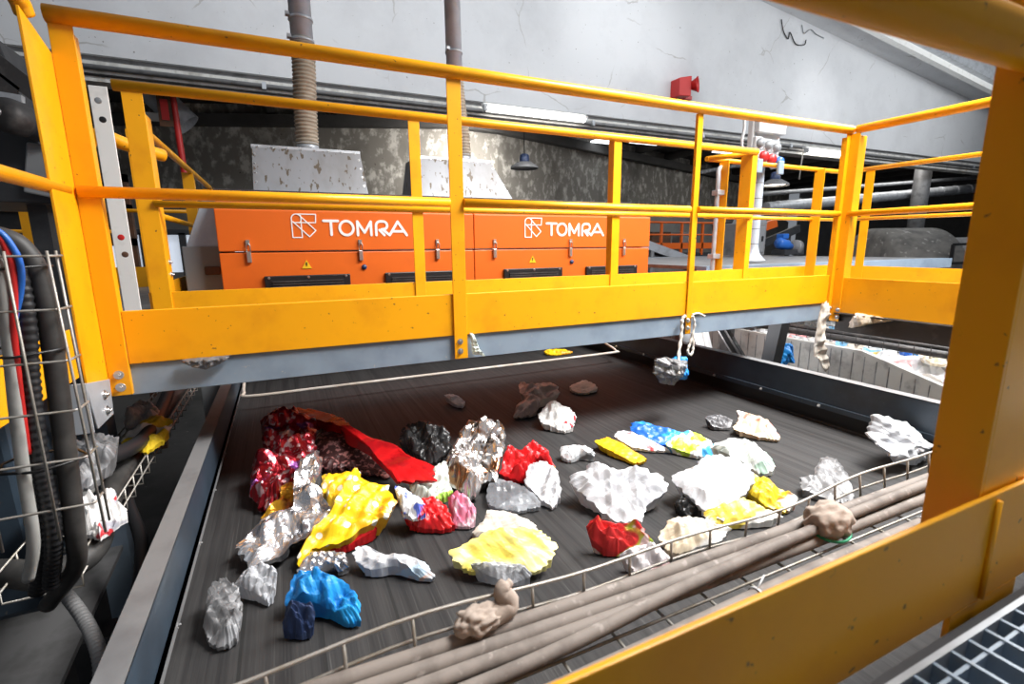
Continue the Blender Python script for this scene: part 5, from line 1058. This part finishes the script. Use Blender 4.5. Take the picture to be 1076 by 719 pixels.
# ------------------------------------------------------------------ camera, light, look
cam = bpy.data.cameras.new('camera'); co = bpy.data.objects.new('camera', cam); COL.objects.link(co)
f, yaw, pitch, roll = 513.461, .434191, .1935997, -.0096320
cy, sy, cp, sp = math.cos(yaw), math.sin(yaw), math.cos(pitch), math.sin(pitch)
F = V((sy*cp, cy*cp, -sp)); Rr = V((cy, -sy, 0)); U = Rr.cross(F); cr, sr = math.cos(roll), math.sin(roll)
R2 = Rr*cr+U*sr; U2 = U*cr-Rr*sr
mw = Matrix(((R2.x, U2.x, -F.x, 0), (R2.y, U2.y, -F.y, 0), (R2.z, U2.z, -F.z, CZ), (0, 0, 0, 1)))
co.matrix_world = mw; cam.sensor_width = 36; cam.lens = f/1076*36; cam.clip_start = .02; cam.clip_end = 200
cam.dof.use_dof = True; cam.dof.focus_distance = 2.6; cam.dof.aperture_fstop = 5.6
bpy.context.scene.camera = co
def area(name, loc, target, sx, sy_, power, col=(1, 1, 1)):
    l = bpy.data.lights.new(name, 'AREA'); l.shape = 'RECTANGLE'; l.size = sx; l.size_y = sy_; l.energy = power; l.color = col
    o = bpy.data.objects.new(name, l); COL.objects.link(o); o.location = V(loc)+V((0, 0, CZ))
    o.rotation_euler = (V(target)-V(loc)).to_track_quat('-Z', 'Y').to_euler(); return o
area('daylight_roof', (3.0, .65, 3.3), (2.4, 1.6, -1), 2.4, 1.1, 325, (1, .98, .95)).data.spread = math.radians(118)
area('wall_fill', (3.5, 5.6, 4.8), (3.5, 9.0, 3.0), 11, 1.0, 225, (.95, .98, 1))  # added area light brightening the left and middle of the white wall
area('machine_fill', (3.6, 2.6, 3.6), (1.8, 4.4, 0), 2.5, 1.0, 25, (1, .98, .95))  # extra light aimed at the machine fronts, no source stands here
area('wall_fill', (14.5, 5.4, 3.9), (14.5, 9.0, 2.9), 10, .8, 210, (.95, .98, 1))  # added as well, lifts the right part of the white wall
area('hall_fill', (18, 9.9, 3.1), (18, 11.0, 0), 9, .5, 160, (1, .97, .92))  # put in to brighten the pipes in the dark hall, no fitting
area('backwall_fill', (4.4, 11.3, 2.6), (4.4, 13.0, .6), .7, .4, 170, (1, .95, .88))  # invented source for the bright area of the mottled wall
area('bunker_top_fill', (6.5, 1.6, 3.0), (5.5, 1.8, -1), 2.0, 1.5, 420, (.97, .98, 1))  # added overhead to brighten the film heap through the open deck
area('bunker_low_fill', (2.9, 2.9, -.62), (4.1, 2.4, -1.05), .6, .1, 10, (.97, .98, 1))  # unseen helper light under the bridge for the pale panel and heap
def spot(name, loc, target, power, size, blend=.9, col=(1, 1, 1)):
    l = bpy.data.lights.new(name, 'SPOT'); l.energy = power; l.spot_size = size; l.spot_blend = blend; l.color = col; l.shadow_soft_size = .15
    o = bpy.data.objects.new(name, l); COL.objects.link(o); o.location = V(loc)+V((0, 0, CZ))
    o.rotation_euler = (V(target)-V(loc)).to_track_quat('-Z', 'Y').to_euler(); return o
spot('wall_patch_spot', (6.4, 5.2, 5.6), (6.6, 9.0, 4.4), 190, .95, 1)  # added spot for a bright patch on the wall, no fitting
spot('wall_patch_spot', (12.6, 5.4, 3.9), (12.8, 9.0, 3.6), 120, .7, 1)  # second added spot, another bright patch farther right
w = bpy.data.worlds.new('world'); bpy.context.scene.world = w; w.use_nodes = True
bg = w.node_tree.nodes['Background']; bg.inputs[0].default_value = (.80, .86, .95, 1); bg.inputs[1].default_value = .25
vs = bpy.context.scene.view_settings
vs.view_transform = 'Standard'; vs.look = 'None'; vs.gamma = 1; vs.use_curve_mapping = False; vs.exposure = 0
for o in bpy.data.objects:
    if '_w' in o: del o['_w']
